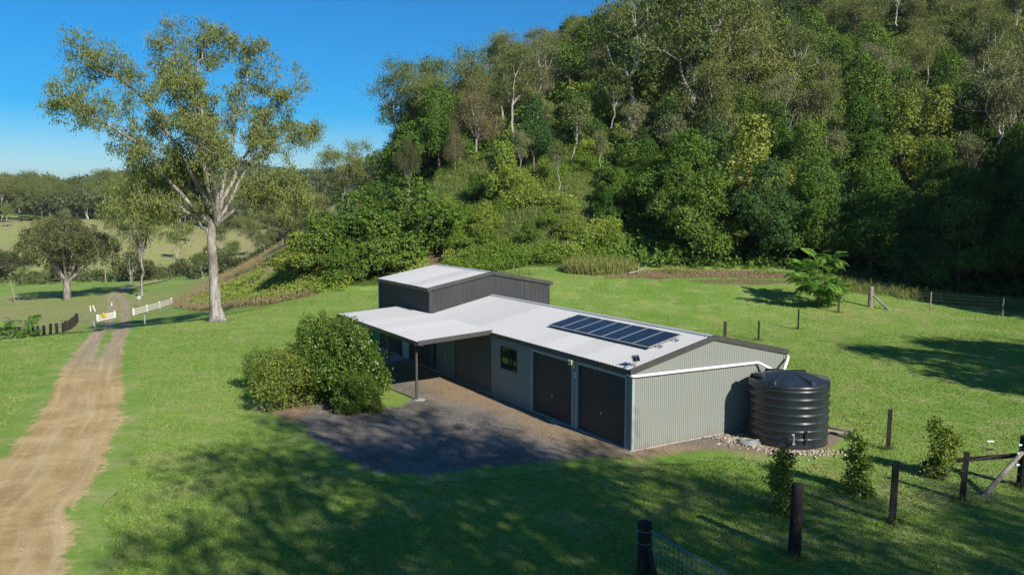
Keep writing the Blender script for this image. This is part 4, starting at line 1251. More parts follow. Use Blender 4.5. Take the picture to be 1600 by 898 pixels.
for i, (x, y) in enumerate([(57, 50), (61, 44), (61, 57), (67, 51), (68, 38), (74, 56), (75, 43), (78, 30), (82, 49), (85, 37), (86, 24), (93, 41), (95, 28), (70, 64)]):
    put(['rainC', 'gumA', 'rainC', 'gumB'][i % 4], x, y, rng.uniform(30, 37), 'very tall tree on the side spur right of the view', group='trees on the side spur outside the view', wide=.66 if i % 2 == 0 else .9)

# ---- far side of the valley
FARK = ['gumA', 'gumB', 'gumC', 'gumD', 'gumC', 'gumA']
nf = 0; ft = []
for _ in range(6000):
    if nf >= 78: break
    y = 425 + 120 * rng.uniform() ** 1.6; az = rng.uniform(-.66, -.27); x = y * math.tan(az)
    if any((x - a) ** 2 + (y - b) ** 2 < 8.5 ** 2 for a, b in ft): continue
    ft.append((x, y)); nf += 1
    key = FARK[int(rng.integers(len(FARK)))]
    lab = {'gumA': 'tall pale trunked gum at the front of the far valley forest', 'gumB': 'narrow gum in the far valley forest', 'gumC': 'round gum in the far valley forest', 'gumD': 'grey green gum in the far valley forest'}[key]
    hh_ = rng.uniform(19, 29); TREES.append((put(key, x, y, hh_, lab, group=lab, wide=rng.uniform(.9, 1.2)), key, hh_, 'far'))
nf = 0; ft = []
for _ in range(6000):
    if nf >= 28: break
    y = rng.uniform(206, 250); az = rng.uniform(-.62, -.24); x = y * math.tan(az)
    if any((x - a) ** 2 + (y - b) ** 2 < 5.5 ** 2 for a, b in ft) or (-.505 < az < -.475 and y < 300) or (-.56 < az < -.53): continue
    ft.append((x, y)); nf += 1
    key = ['bushfar', 'bushfar', 'gumC', 'fig', 'slimA'][int(rng.integers(5))]
    lab = {'bushfar': 'dark bushy tree in the belt along the valley floor', 'gumC': 'olive gum in the belt along the valley floor', 'fig': 'broad dull green tree in the belt along the valley floor', 'slimA': 'slender gum in the belt along the valley floor'}[key]
    hh_ = rng.uniform(4, 8.5); TREES.append((put(key, x, y, hh_, lab, group=lab, wide=rng.uniform(.9, 1.4)), key, hh_, 'belt'))

pk = 0
for _ in range(16):
    y = rng.uniform(275, 410); az = rng.uniform(-.62, -.20); x = y * math.tan(az)
    key = ['gumC', 'gumA', 'bushfar', 'slimA'][pk % 4]; pk += 1; hh_ = rng.uniform(6, 13)
    TREES.append((put(key, x, y, hh_, 'tree on the far paddock', wide=rng.uniform(.9, 1.3)), key, hh_, 'paddock'))
# labels: look, then where the tree stands against the nearest landmark
KINDW = {'gumA': 'tall %s gum', 'gumB': 'narrow %s gum', 'gumC': 'spreading %s gum', 'gumD': 'white limbed %s gum', 'slimA': 'slender %s gum', 'slimB': 'thin %s sapling', 'rainA': 'broad %s tree', 'rainB': 'low %s tree', 'rainC': 'tall %s tree',
         'brightA': 'wide leafy %s tree', 'brightB': 'small leafy %s tree', 'oak': 'feathery %s oak', 'vine': 'vine covered %s tree', 'dead': 'bare grey limbed tree', 'fig': 'broad %s tree', 'bushfar': 'bushy %s tree'}
COLW = {'olive_gum_leaves': 'olive', 'fresh_gum_leaves': 'fresh green', 'grey_green_leaves': 'grey green', 'dark_glossy_leaves': 'dark green', 'mid_green_leaves': 'mid green', 'deep_blue_green_leaves': 'deep green', 'bright_green_leaves': 'light green', 'brown_olive_leaves': 'brownish', 'yellow_green_leaves': 'yellow green', 'dull_green_leaves': 'dull green'}
def screen(x, y, z):
    p_ = math.atan(116 / 1220); d = y * math.cos(p_) - (z - 8.5) * math.sin(p_); u = y * math.sin(p_) + (z - 8.5) * math.cos(p_)
    return 800 + 1220 * x / d, 449 - 1220 * u / d
MARKS = [('the vine clad tree', 1168, 290), ('the narrow vine tree', 1222, 330), ('the feathery sapling', 1285, 430), ('the fence corner post', 1360, 465), ('the white trunked gum', 990, 80), ('the broad olive gum', 1072, 80), ('the low forked gum', 1158, 90),
         ('the bare grey tree', 1285, 95), ('the bare leaning tree', 1340, 110), ('the straight gum pair', 1456, 40), ('the leaning grey gum', 1545, 60), ('the slender pale gum', 893, 210), ('the light green tree', 790, 280), ('the brown oak', 745, 190), ('the first ridge gum', 628, 150),
         ('the round topped gum', 715, 100), ('the tall grass clump', 910, 415), ('the shaded hollow', 960, 340), ('the thicket', 560, 370), ('the second wire fence post', 1453, 470), ('the third wire fence post', 1566, 478)]
LMARKS = [('the dark paddock tree', 100, 390), ('the driveway gum', 222, 350), ('the big gum', 320, 230), ('the leaning pole', 20, 440), ('the crest gum', 393, 360), ('the white dead trunk', 206, 420)]
used = {}
for o, key, hh_, zone in TREES:
    x, y, z = o.location; sx, sy = screen(x, y, z + hh_ * .65)
    best = sorted((math.hypot(sx - a, (sy - b) * 1.2), n_, sx - a, sy - b) for n_, a, b in (LMARKS if zone in ('far', 'belt', 'paddock') else MARKS))[0]
    dist, nm, dx, dy = best
    rel_ = ('left of' if dx < 0 else 'right of') if abs(dx) > 2.2 * abs(dy) else ('above' if dy < 0 else 'below') if abs(dy) > 2.2 * abs(dx) else ('above left of' if dx < 0 else 'above right of') if dy < 0 else ('below left of' if dx < 0 else 'below right of')
    how = 'just ' if dist < 38 else '' if dist < 80 else 'further ' if dist < 130 else 'far '
    kw = KINDW[key]; kw = kw % COLW.get(LEAFOF.get(o.name, ''), 'green') if '%s' in kw else kw
    lab = '%s %s%s%s %s' % (kw, {'far': 'in far valley forest, ', 'belt': 'in valley belt, ', 'paddock': 'on far paddock, '}.get(zone, ''), how, rel_, nm)
    o['label'] = lab; o['group'] = {'far': 'trees of the far valley forest', 'belt': 'trees along the valley floor', 'paddock': 'scattered trees on the far paddock'}.get(zone, 'trees of the hill forest')
    used.setdefault(lab, []).append(o)
SZ = ['larger', 'smaller']
for lab, L in used.items():
    if len(L) == 2:
        L.sort(key=lambda q: -q.scale[2])
        for w_, q in zip(SZ, L): q['label'] = '%s of two, %s' % (w_, lab)
    elif len(L) > 2:
        L.sort(key=lambda q: q.location[0] / q.location[1])
        for i_, q in enumerate(L):
            q['label'] = '%s: %s' % (['leftmost', 'second from left', 'third from left', 'fourth from left', 'fifth from left', 'sixth from left', 'seventh from left', 'eighth from left', 'ninth from left'][min(i_, 8)] if i_ < len(L) - 1 else 'rightmost', lab)

seen = {}
for q, key, hh_, zone in TREES:
    L = q['label']
    for a_, b_ in ((' in far valley forest,', ' of far forest,'), (' in valley belt,', ' of valley belt,'), ('further ', ''), ('just ', ''), ('leafy ', ''), ('limbed ', ''), ('fresh ', ''), (' of two, ', ' '), (' from left', '')):
        if len(L.replace(',', ' ').replace(':', ' ').split()) > 16: L = L.replace(a_, b_, 1)
    while L in seen: L = 'another ' + L if not L.startswith('another') else 'yet ' + L
    if len(L.split()) > 16: L = L.replace(' of two,', '').replace(' fresh', '')
    seen[L] = 1
    q['label'] = L
    if len(L.split()) > 16: print('LONG', L)

def far_mass(name, n, sampler, hr, seed, label, leaves=70, ln=2.2):
    """far woods that read as one mass: low clumps of leaves with short stems, one mesh"""
    r = np.random.default_rng(seed)
    xy = sampler(n, r); n = len(xy); hh = r.uniform(*hr, n)
    idx = np.repeat(np.arange(n), leaves); N = len(idx)
    d = nrm(r.normal(0, 1, (N, 3))); d[:, 2] = np.abs(d[:, 2]) * 1.1 - .25
    rad = hh[idx] * .36
    sub = r.normal(0, .22, (n, 5, 3)); sb = sub[idx, r.integers(0, 5, N)]
    C = np.stack([xy[idx, 0], xy[idx, 1], hgt(xy[:, 0], xy[:, 1])[idx] + hh[idx] * .62], 1) + (d * r.uniform(.55, 1.0, (N, 1)) * .75 + sb) * rad[:, None] * np.array([1, 1, 1.0])
    Nn = nrm(d + r.normal(0, .5, (N, 3))); A = nrm(np.cross(Nn, r.normal(0, 1, (N, 3))))
    tint = r.uniform(0, 1, n)[idx] * .6 + r.uniform(0, 1, N) * .4
    s = ln * hh[idx] / 22 * r.uniform(.6, 1.3, N)
    me = leaf_mesh(name, C, A, Nn, s, s * .55, tint, L_FAR)
    tag(link(bpy.data.objects.new(name, me)), label, kind='stuff')
def s_far(n, r):
    y = 500 + 620 * r.uniform(0, 1, n) ** 1.2; az = r.uniform(-.72, -.12, n)
    return np.stack([y * np.tan(az), y], 1)
far_mass('far_woods', 2300, s_far, (17, 27), 3, 'forest covering the hills beyond the valley', 60, 2.6)
def s_front(n, r):
    y = 418 + 90 * r.uniform(0, 1, n); az = r.uniform(-.68, -.2, n)
    return np.stack([y * np.tan(az), y], 1)
far_mass('far_understorey', 620, s_front, (7, 15), 6, 'dense understorey along the front of the far valley forest', 60, 3.4)
def s_hill(n, r):
    x = r.uniform(-60, 260, n * 3); y = r.uniform(180, 420, n * 3); d = hill_d(x, y); az = np.arctan2(x, y)
    k = (d > 95) & (az > -.2) & (az < .68)
    return np.stack([x[k], y[k]], 1)[:n]
far_mass('hilltop_woods', 700, s_hill, (10, 17), 4, 'unbroken forest behind the crest of the hill', 150, 1.5)

# ---- weeds, brush and long grass that nobody could count
def brush(name, mat, n, xy, mound, ln, wd, seed, label, upright=.0, sig=.22, per=9, spread=.5):
    r = np.random.default_rng(seed)
    k = len(xy); idx = np.repeat(np.arange(k), per); N = len(idx)
    top = mound * (.5 + .5 * np.clip(wob(xy[:, 0] * 2.1, xy[:, 1] * 2.1) + r.normal(0, .25, k) + .4, 0, 1.6))
    C = np.stack([xy[idx, 0], xy[idx, 1], hgt(xy[:, 0], xy[:, 1])[idx] + (top * r.uniform(.35, 1, k))[idx]], 1) + r.normal(0, sig, (N, 3))
    if upright:
        A = nrm(r.normal(0, spread, (N, 3)) + np.array([0, 0, 1.0])); Nn = r.normal(0, 1, (N, 3))
    else:
        Nn = nrm(r.normal(0, .6, (N, 3)) + np.array([.15, -.35, .7])); A = nrm(np.cross(Nn, r.normal(0, 1, (N, 3))))
    tint = (r.uniform(0, 1, k)[idx] * .5 + r.uniform(0, 1, N) * .5)
    me = leaf_mesh(name, C, A, Nn, ln * r.uniform(.6, 1.4, N), wd * r.uniform(.7, 1.3, N), tint, mat)
    tag(link(bpy.data.objects.new(name, me)), label, kind='stuff')
def pick(n, xr, yr, keep, seed):
    r = np.random.default_rng(seed); o = np.zeros((0, 2))
    for _ in range(40):
        q = np.stack([r.uniform(*xr, n * 2), r.uniform(*yr, n * 2)], 1)
        o = np.vstack([o, q[keep(q[:, 0], q[:, 1])]])
        if len(o) >= n: break
    return o[:n]
hd = hill_d
scar = lambda x, y: np.hypot((x + 9) / 1.3, (y - 93) / 7.5) > 1
inb = lambda x, y: (hd(x, y) > .8) & (hd(x, y) < 42) & scar(x, y) & (np.arctan2(x, y) < .135)
brush('bank_weeds', L_WEED, 0, pick(5600, (-12, 13), (83, 126), lambda x, y: inb(x, y) & ((hd(x, y) < 8 + 3 * wob(x, y)) | (wob(x * .9 + 3, y * .9) > .10)), 21), 1.35, .20, .12, 1, 'bright green weeds and creepers over the slope behind the shed', sig=.24, per=13)
brush('slope_grass', L_TALL, 0, pick(2200, (-12, 14), (88, 126), lambda x, y: inb(x, y) & (hd(x, y) > 7) & (wob(x * .9 + 3, y * .9) < .15), 41), .3, .5, .06, 11, 'long yellow green grass between the weeds on the slope', upright=1, sig=.3, per=10, spread=.45)
brush('slope_bushes', L_BRIGHT, 0, pick(1300, (-12, 14), (84, 126), lambda x, y: inb(x, y) & (wob(x * 1.1 + 9, y * 1.0) > .34), 42), 2.2, .22, .16, 12, 'leafy light green regrowth standing out of the weeds', sig=.34, per=16)
brush('undergrowth', L_RAIN, 0, pick(5600, (8, 75), (66, 140), lambda x, y: (hd(x, y) > 1.5) & (hd(x, y) < 55) & (np.arctan2(x, y) > .11) & (np.arctan2(x, y) < .7), 22), 1.6, .42, .24, 2, 'dark undergrowth beneath the hill forest')
brush('upper_undergrowth', L_WEED, 0, pick(7500, (-50, 160), (100, 230), lambda x, y: (hd(x, y) > 38) & (hd(x, y) < 150) & (np.arctan2(x, y) > -.26) & (np.arctan2(x, y) < .66), 23), 2.2, .60, .36, 3, 'green undergrowth between trees high on the hill')
brush('bank_shrubs', L_WEED, 0, pick(3600, (-56, -18), (80, 130), lambda x, y: (hd(x, y) > .8) & (hd(x, y) < 22) & (wob(x * .9, y * .9) + .5 * (x + 34) / 10 > -.30), 24), 1.0, .28, .16, 4, 'low green scrub on the bank right of the big gum')
brush('dry_bank_grass', L_DRY, 0, pick(1700, (-60, -21), (74, 135), lambda x, y: (hd(x, y) > -.6) & (hd(x, y) < 3.2 + 3 * wob(x, y)) & (wob(x * 1.4, y * 1.2) > -.35), 25), .45, .6, .05, 5, 'long dry grass along the foot of the left bank', upright=1, sig=.25, per=12)
brush('dry_slope_grass', L_DRY, 0, pick(2600, (-80, -22), (84, 175), lambda x, y: (hd(x, y) > 4) & (hd(x, y) < 30) & (wob(x * .7, y * .7) > -.1), 26), .35, .6, .05, 6, 'pale dry grass on the left hillside', upright=1, sig=.3, per=9)
brush('tall_grass', L_TALL, 0, pick(900, (3.2, 12.5), (77.5, 84), lambda x, y: (np.hypot((x - 8.3) / 4.6, (y - 80.3) / 2.9) < .75 + .45 * wob(x * 1.5, y * 1.5)), 27), .9, .95, .06, 7, 'tall yellow green grass clump at the lawn edge behind the shed', upright=1, sig=.22, per=16, spread=.32)
brush('fence_grass', L_TALL, 0, pick(1000, (27.5, 52), (60, 76), lambda x, y: (hd(x, y) > -9.5 + wob(x, y)) & (hd(x, y) < -3.5) & (y > 65.2 - (x - 29.9) * .22), 28), .35, .7, .045, 8, 'long green grass growing along the wire fence', upright=1, sig=.28, per=14, spread=.4)
brush('edge_grass', L_TALL, 0, pick(420, (-14, 40), (72, 86), lambda x, y: (np.abs(hd(x, y) + .6) < 1.6) & (wob(x * 1.3, y) > .15), 29), .25, .5, .05, 9, 'ragged grass where lawn meets the hill', upright=1, sig=.3, per=8)
def s_lit(n, r):
    o = pick(n, (9, 37), (70, 84), lambda x, y: np.abs(hd(x, y) + 1.2) < 2.6 + wob(x, y), 31); return o
pebbles('leaf_litter', 5200, s_lit, .04, .11, paint('dry_litter', (.21, .155, .09), .9, .1, dirt=.3), np.random.default_rng(8), 'brown leaf litter and clods along the forest edge')
far_scrub = pick(800, (-150, -45), (195, 252), lambda x, y: (np.abs(y - 228 - 6 * np.sin(x * .05)) < 20) & (np.arctan2(x, y) < -.24), 33)
brush('valley_scrub', L_FIG, 0, far_scrub, 1.2, .9, .5, 10, 'dark scrub along the valley floor', sig=.5, per=9)

# ------------------------------------------------------------------ garden shrubs
def shrub(key, seed, lobes, cl, per, sig, ln, wd, mat, name, h, stems=5):
    r = np.random.default_rng(seed); tubes = []
    for i in range(stems):
        a = i * 2.4; q = .12 + .05 * i
        c = np.array(lobes[i % len(lobes)][0])
        tubes.append(([(q * math.cos(a), q * math.sin(a), -.1), tuple(c * [.5, .5, .5]), tuple(c)], [.05, .035, .012]))
    proto(key, name, h, tubes_mesh('stem', tubes, M_BARK_DARK), lobe_leaves('foliage', r, lobes, cl, per, sig, ln, wd, mat, low=-.9, up=.30), 'shrub', 'foliage', 'stem')
L_SHRUB = leaf('glossy_shrub_leaves', (.042, .095, .010), (.165, .220, .028), .28, .4, .4)
L_SHRUB2 = leaf('yellow_olive_shrub_leaves', (.095, .155, .020), (.245, .285, .048), .28, .4, .45)
def rl(seed, n, rx, ry, h, rmin, rmax, z0=.25):
    r = np.random.default_rng(seed); o = []
    for i in range(n):
        a = i * 2.399; q = math.sqrt((i + .5) / n)
        rr = r.uniform(rmin, rmax); z = rr * .7 + (h - rr * 1.6) * (r.uniform(0, 1) if i % 2 else 1 - .7 * q * r.uniform(.6, 1))
        o.append(((rx * q * math.cos(a), ry * q * math.sin(a), max(z, rr * .6)), (rr, rr, rr * .95)))
    for i in range(n):
        a = r.uniform(0, 6.28); q = r.uniform(.3, 1.15); rr = r.uniform(.14, .30)
        o.append(((rx * q * math.cos(a), ry * q * math.sin(a), h * (1.02 - .55 * q * q) + r.uniform(-.4, .34)), (rr, rr, rr * 1.3)))
    return o
shrub('shrubA', 41, rl(1, 20, 1.75, 1.6, 3.9, .55, .85), .060, 13, .11, .14, .08, L_SHRUB, 'shrub', 3.9)
shrub('shrubB', 42, rl(2, 18, 1.2, 1.15, 2.7, .32, .58), .050, 12, .12, .12, .045, L_SHRUB2, 'shrub', 2.7)
shrub('shrubC', 43, rl(3, 12, 1.1, 1.0, 2.4, .45, .6), .055, 10, .13, .12, .05, L_SHRUB2, 'shrub', 2.4)
put('shrubA', -7.35, 34.3, 3.75, 'large glossy dark green shrub beside the carport posts', wide=.92, rz=.3)
put('shrubA', -8.6, 36.6, 3.75, 'tall glossy green shrub behind the yellow green shrub', wide=.82, rz=2.1)
put('shrubB', -9.75, 33.5, 2.75, 'fine leaved yellow green shrub in front of the glossy shrubs', wide=1.0, rz=1.0)
put('shrubC', -11.7, 37.0, 2.3, 'low olive shrub at the far left end of the shrub clump', wide=.95, rz=0)
put('shrubA', -6.5, 32.7, 1.9, 'low glossy shrub at the gravel edge below the largest shrub', wide=.95, rz=1.7)
def column_lobes(seed, h, n):
    r = np.random.default_rng(seed); o = []
    for i in range(n):
        s = i / (n - 1); rr = r.uniform(.22, .34) * (1 - .45 * s)
        o.append(((r.normal(0, .11), r.normal(0, .11), .22 + (h - .45) * s), (rr, rr, rr * .9)))
    return o
shrub('colA', 51, column_lobes(7, 2.1, 11), .018, 9, .085, .115, .062, L_SHRUB, 'young_shrub', 2.1, 4)
shrub('colB', 52, column_lobes(8, 2.1, 10), .018, 9, .085, .115, .062, L_SHRUB, 'young_shrub', 2.1, 4)
shrub('colC', 53, column_lobes(9, 2.1, 11), .018, 9, .085, .115, .062, L_SHRUB, 'young_shrub', 2.1, 4)
put('colA', 7.79, 21.64, 2.1, 'dark young column shrub behind the thick black post, in shade', 'young column shrubs by the fence')
put('colB', 10.58, 23.2, 2.15, 'sunlit young column shrub in front of the water tank, between black posts', 'young column shrubs by the fence')
put('colC', 13.84, 24.63, 2.1, 'sunlit young column shrub beside the braced fence corner', 'young column shrubs by the fence')

# feathery plants: every frond a part that shares one mesh
def frond_mesh(seed, L, n, mat, w=.34):
    r = np.random.default_rng(seed); C, A, N = [], [], []
    for i in range(n):
        s = (i + .6) / n; px = L * s; pz = -.28 * L * s * s
        ll = w * math.sin(math.pi * (.12 + .83 * s)) + .05
        for sd_ in (-1, 1):
            d = np.array([.35, sd_ * 1.0, -.18 + r.normal(0, .06)]); d /= np.linalg.norm(d)
            C.append(np.array([px, 0, pz]) + d * ll * .5); A.append(d * ll); N.append(np.array([r.normal(0, .15), -sd_ * .15, 1]))
    C, A, N = map(np.array, (C, A, N))
    ln = np.linalg.norm(A, axis=1)
    return leaf_mesh('frond', C, A, N, ln, L / n * 1.15, r.uniform(0, 1, len(C)), mat)
FR = [frond_mesh(61, .95, 11, L_FERN), frond_mesh(62, .80, 10, L_FERN), frond_mesh(63, 1.1, 12, L_FERN)]
def feathery(label, x, y, h, wd, nfr, seed, name='feathery_tree', cat='tree', stem=M_BARK_DARK, flat=1.0):
    r = np.random.default_rng(seed)
    o = thing(name, label, cat, (x, y, H(x, y) - .05))
    mb = MB(); ends = []
    nb = 13 if nfr > 100 else 9
    for i in range(nb):
        a = i * 2.4 + r.uniform(0, .4); q = wd * .5 * r.uniform(.35, .95); z = h * (.30 + .68 * ((i * .618) % 1.0)) * (1 - .18 * (q / (wd * .5)))
        e = np.array([q * math.cos(a), q * math.sin(a), z])
        mb.tube([(0, 0, 0), tuple(e * [.25, .25, .45]), tuple(e * [.7, .7, .85]), tuple(e)], [.055, .04, .025, .012], 5)
        ends.append(e)
    mb.build('stem', stem, o)
    for k in range(nfr):
        e = ends[k % nb]; s = 1 - .62 * r.uniform() ** 1.3
        p = e * np.array([.9 * s + .1, .9 * s + .1, .25 + .75 * s]) if k >= nb else e
        a = math.atan2(e[1], e[0]) + r.normal(0, 1.3)
        f_ = bpy.data.objects.new('frond', FR[k % 3]); link(f_, o)
        f_.location = tuple(p); f_.rotation_euler = (r.normal(0, .2), r.normal(-.05, .45) * flat, a); sc = r.uniform(.75, 1.2) * min(1.15, h / 4.0 + .2); f_.scale = (sc, sc, sc)
feathery('feathery green sapling with fern like fronds by the far fence posts', 25.6, 64.5, 5.4, 5.4, 290, 5)
feathery('feathery fern like bush in front of the row of dark timber posts', -62.0, 97.5, 3.3, 6.4, 120, 6, 'feathery_bush', 'bush')
feathery('small leafy sapling beyond the dark timber post fence', -62.3, 107.5, 1.3, 1.0, 14, 7, 'young_sapling', 'sapling')

# ------------------------------------------------------------------ posts and fences
M_POST = bark('black_creosote_timber', (.020, .018, .017), (.040, .034, .030), (.075, .060, .048), 3)
M_POST2 = bark('weathered_grey_timber', (.20, .175, .150), (.28, .25, .215), (.09, .075, .062), 3)
M_POSTB = bark('dark_brown_timber', (.055, .044, .036), (.085, .070, .058), (.030, .024, .02), 3)
t = NT('fence_wire'); t.bsdf((.42, .44, .46), .35, .5, .8); M_WIRE = t.m
t = NT('blue_rope_wire'); t.bsdf((.05, .20, .42), .5, .4); M_BLUE = t.m
t = NT('pale_insulator'); t.bsdf((.45, .60, .70), .4, .5); M_INS = t.m
M_WHITE = paint('white_painted_timber', (.66, .66, .62), .6, .3, dirt=.2)
def post_mb(h, r, sides=10, square=False, lean=(0, 0), seed=0):
    mb = MB()
    if square:
        mb.tube([(0, 0, -.3), (lean[0] * .5, lean[1] * .5, h * .5), (lean[0], lean[1], h)], [r * 1.2, r * 1.18, r * 1.15], 4)
    else:
        mb.tube([(0, 0, -.3), (lean[0] * .5, lean[1] * .5, h * .5), (lean[0] * .98, lean[1] * .98, h - .02), (lean[0], lean[1], h)], [r * 1.03, r, r * .97, r * .88], sides)
    return mb
def lone_post(x, y, h, r, label, mat=M_POST, square=True, lean=(0, 0), group='black posts standing alone on the lawn', rz=.4):
    o = post_mb(h, r, square=square, lean=lean).build('fence_post', mat)
    o.location = (x, y, H(x, y)); o.rotation_euler = (0, 0, rz)
    return tag(o, label, 'post', group)
lone_post(13.6, 27.58, 1.46, .085, 'black square post alone on the lawn right of the water tank', lean=(.07, .02))
lone_post(16.57, 51.92, 1.30, .07, 'thin black post behind the right end of the shed roof')
lone_post(20.9, 56.5, 1.50, .07, 'black post on the open lawn, second out from the shed')
lone_post(26.3, 62.44, 1.52, .085, 'dark post just in front of the feathery sapling', M_POSTB)
lone_post(13.94, 50.6, 1.45, .12, 'thick dark post top showing just above the roof ridge', M_POSTB)

def wire(mb, a, b, sag=.04, r=.0035, n=5):
    a, b = np.array(a), np.array(b); s = np.linspace(0, 1, n)
    P = a + (b - a) * s[:, None]; P[:, 2] -= sag * 4 * s * (1 - s)
    mb.tube(P, r, 4, False)

# fence at lower right: posts joined by thin wires, corner braced by two stays
f1 = thing('wire_fence', 'black timber post and wire fence with braced corner at the lower right lawn', 'fence', (13.41, 22.57, 0))
def lp(x, y, z=0): return (x - 13.41, y - 22.57, H(x, y) + z)
def fpart(mb, name, mat, x, y, parent=f1, org=(13.41, 22.57)):
    o = mb.build(name, mat, parent); o.location = (x - org[0], y - org[1], H(x, y)); return o
A_ = (15.95, 23.7); B_ = (13.41, 22.57); C_ = (10.45, 20.77); D_ = (7.02, 18.73); E_ = (3.12, 17.73)
fpart(post_mb(1.62, .17, 14, lean=(.03, 0)), 'post', M_POST, *A_)
fpart(post_mb(1.45, .095, square=True, lean=(.09, .0)), 'post', M_POST, *B_).rotation_euler = (0, 0, .3)
fpart(post_mb(1.66, .095, square=True, lean=(.08, .02)), 'post', M_POST, *C_).rotation_euler = (0, 0, .5)
fpart(post_mb(1.86, .15, 14, lean=(.05, 0)), 'post', M_POST, *D_)
mb = MB(); mb.tube([lp(14.22, 22.9, -.05), (A_[0] - 13.41 - .12, A_[1] - 22.57 - .06, H(*A_) + 1.12)], [.075, .07], 8); mb.build('stay', M_POST2, f1)
mb = MB(); mb.tube([lp(13.55, 25.1, .30), (A_[0] - 13.41 - .1, A_[1] - 22.57 + .05, H(*A_) + 1.0)], [.075, .075], 8); mb.build('stay', M_POST, f1)
mb = MB()
for z in (.35, .62, .9, 1.16):
    wire(mb, lp(*A_, z + .1), lp(*B_, z)); wire(mb, lp(*B_, z), lp(*C_, z)); wire(mb, lp(*C_, z), lp(*D_, z))
    wire(mb, lp(*A_, z + .1), lp(19.5, 24.6, z + .1))
mb.build('wire', M_WIRE, f1)
for x, y, z in ((15.72, 23.6, 1.36), (15.70, 23.6, 1.10), (15.65, 23.55, .75)):
    mb = MB(); q = lp(x, y, z); mb.tube([(q[0] - .06, q[1] - .02, q[2]), (q[0] + .06, q[1] + .02, q[2])], .032, 8); mb.build('insulator', M_INS, f1)
for x, y, z in ((15.05, 24.0, 1.36), (15.05, 24.0, 1.10), (15.05, 24.0, .78)):
    mb = MB(); q = lp(x, y, z); mb.tube([(q[0] - .10, q[1], q[2]), (q[0] + .10, q[1], q[2])], .028, 8); mb.build('insulator', M_INS if z > 1.2 else M_POST, f1)

# gate post and mesh fence running out of the frame at the bottom
f2 = thing('mesh_fence', 'thick black round post with a blue topped wire mesh at the bottom edge', 'fence', (3.12, 17.73, H(3.12, 17.73)))
post_mb(1.3, .165, 16).build('post', M_POST, f2)
mb = MB(); mb.tube([(.25, -.75, -.2), (.06, -.16, .78)], .06, 8); mb.build('stay', M_POST, f2)
mb = MB(); e0 = np.array([.12, -.12, 1.14]); e1 = np.array([2.2, -4.0, 1.08]); ml = np.linalg.norm((e1 - e0)[:2])
wire(mb, e0, e1, .0, .014, 4); mb.build('top_wire', M_BLUE, f2)
mb = MB()
for k in range(1, 8):
    wire(mb, e0 - [0, 0, .135 * k], e1 - [0, 0, .135 * k], .01, .002)
for k in range(1, int(ml / .15)):
    s_ = k * .15 / ml; p_ = e0 + (e1 - e0) * s_
    wire(mb, p_, p_ - [0, 0, .95], 0, .0016, 2)
mb.build('wire_mesh', M_INS, f2)
for z in (1.1, .8):
    mb = MB(); th = np.linspace(0, 2 * math.pi, 17); mb.tube(np.stack([.168 * np.cos(th), .168 * np.sin(th), np.full(17, z)], 1), .006, 4, False)
    mb.build('tie_wire', M_WIRE, f2)

# far fence along the forest edge
f3 = thing('paddock_fence', 'thin wire fence with a braced grey corner post along the forest edge', 'fence', (29.89, 64.68, 0))
def lq(x, y, z=0): return (x - 29.89, y - 64.68, H(x, y) + z)
def fp3(mb, mat, x, y): 
    o = mb.build('post', mat, f3); o.location = (x - 29.89, y - 64.68, H(x, y))
fp3(post_mb(1.70, .20, 12), M_POST2, 29.89, 64.68)
FP = [(29.89, 64.68), (34.53, 64.03), (39.71, 62.74), (44.4, 61.4), (49.2, 60.0)]
for x, y in FP[1:]:
    fp3(post_mb(1.58, .055, 6, lean=(.03, 0)), M_POST2, x, y)
mb = MB(); mb.tube([lq(31.0, 63.6, -.05), (.12, -.10, H(29.89, 64.68) + 1.0)], [.10, .09], 8); mb.build('stay', M_POST2, f3)
mb = MB()
for z in (.3, .6, .9, 1.2, 1.45):
    for a, b in zip(FP, FP[1:]):
        wire(mb, lq(*a, z), lq(*b, z), .03, .0035)
    if z > .8: wire(mb, lq(29.89, 64.68, z), lq(26.3, 62.44, z - .1), .05, .004)
mb.build('wire', M_WIRE, f3)

# row of dark timber posts by the driveway bend
TP = np.array([(-73, 107.5), (-66.8, 102.4), (-60.35, 98.6), (-57.4, 97.6), (-57.2, 98.7), (-58.6, 102.7), (-61.2, 108.4), (-63.8, 113.6)])
cum = np.concatenate([[0], np.cumsum(np.hypot(*np.diff(TP, axis=0).T))])
f4 = thing('timber_post_fence', 'curving row of short dark timber posts before the left paddock', 'fence', (-60, 100, 0))
npst = 34
pm = post_mb(1.25, .15, square=True).build('post', M_POST, f4)
for i in range(npst):
    s_ = cum[-1] * i / (npst - 1); x = float(np.interp(s_, cum, TP[:, 0])); y = float(np.interp(s_, cum, TP[:, 1]))
    o = pm if i == 0 else link(bpy.data.objects.new('post', pm.data), f4)
    o.location = (x + 60, y - 100, H(x, y)); o.rotation_euler = (RNG.uniform(-.04, .04), RNG.uniform(-.04, .04), RNG.uniform(0, 1)); o.scale = (1, 1, RNG.uniform(.92, 1.1))
mb = MB()
for a, b in zip(TP, TP[1:]):
    wire(mb, (a[0] + 60, a[1] - 100, H(*a) + 1.0), (b[0] + 60, b[1] - 100, H(*b) + 1.0), .02, .012)
mb.build('wire', M_WIRE, f4)

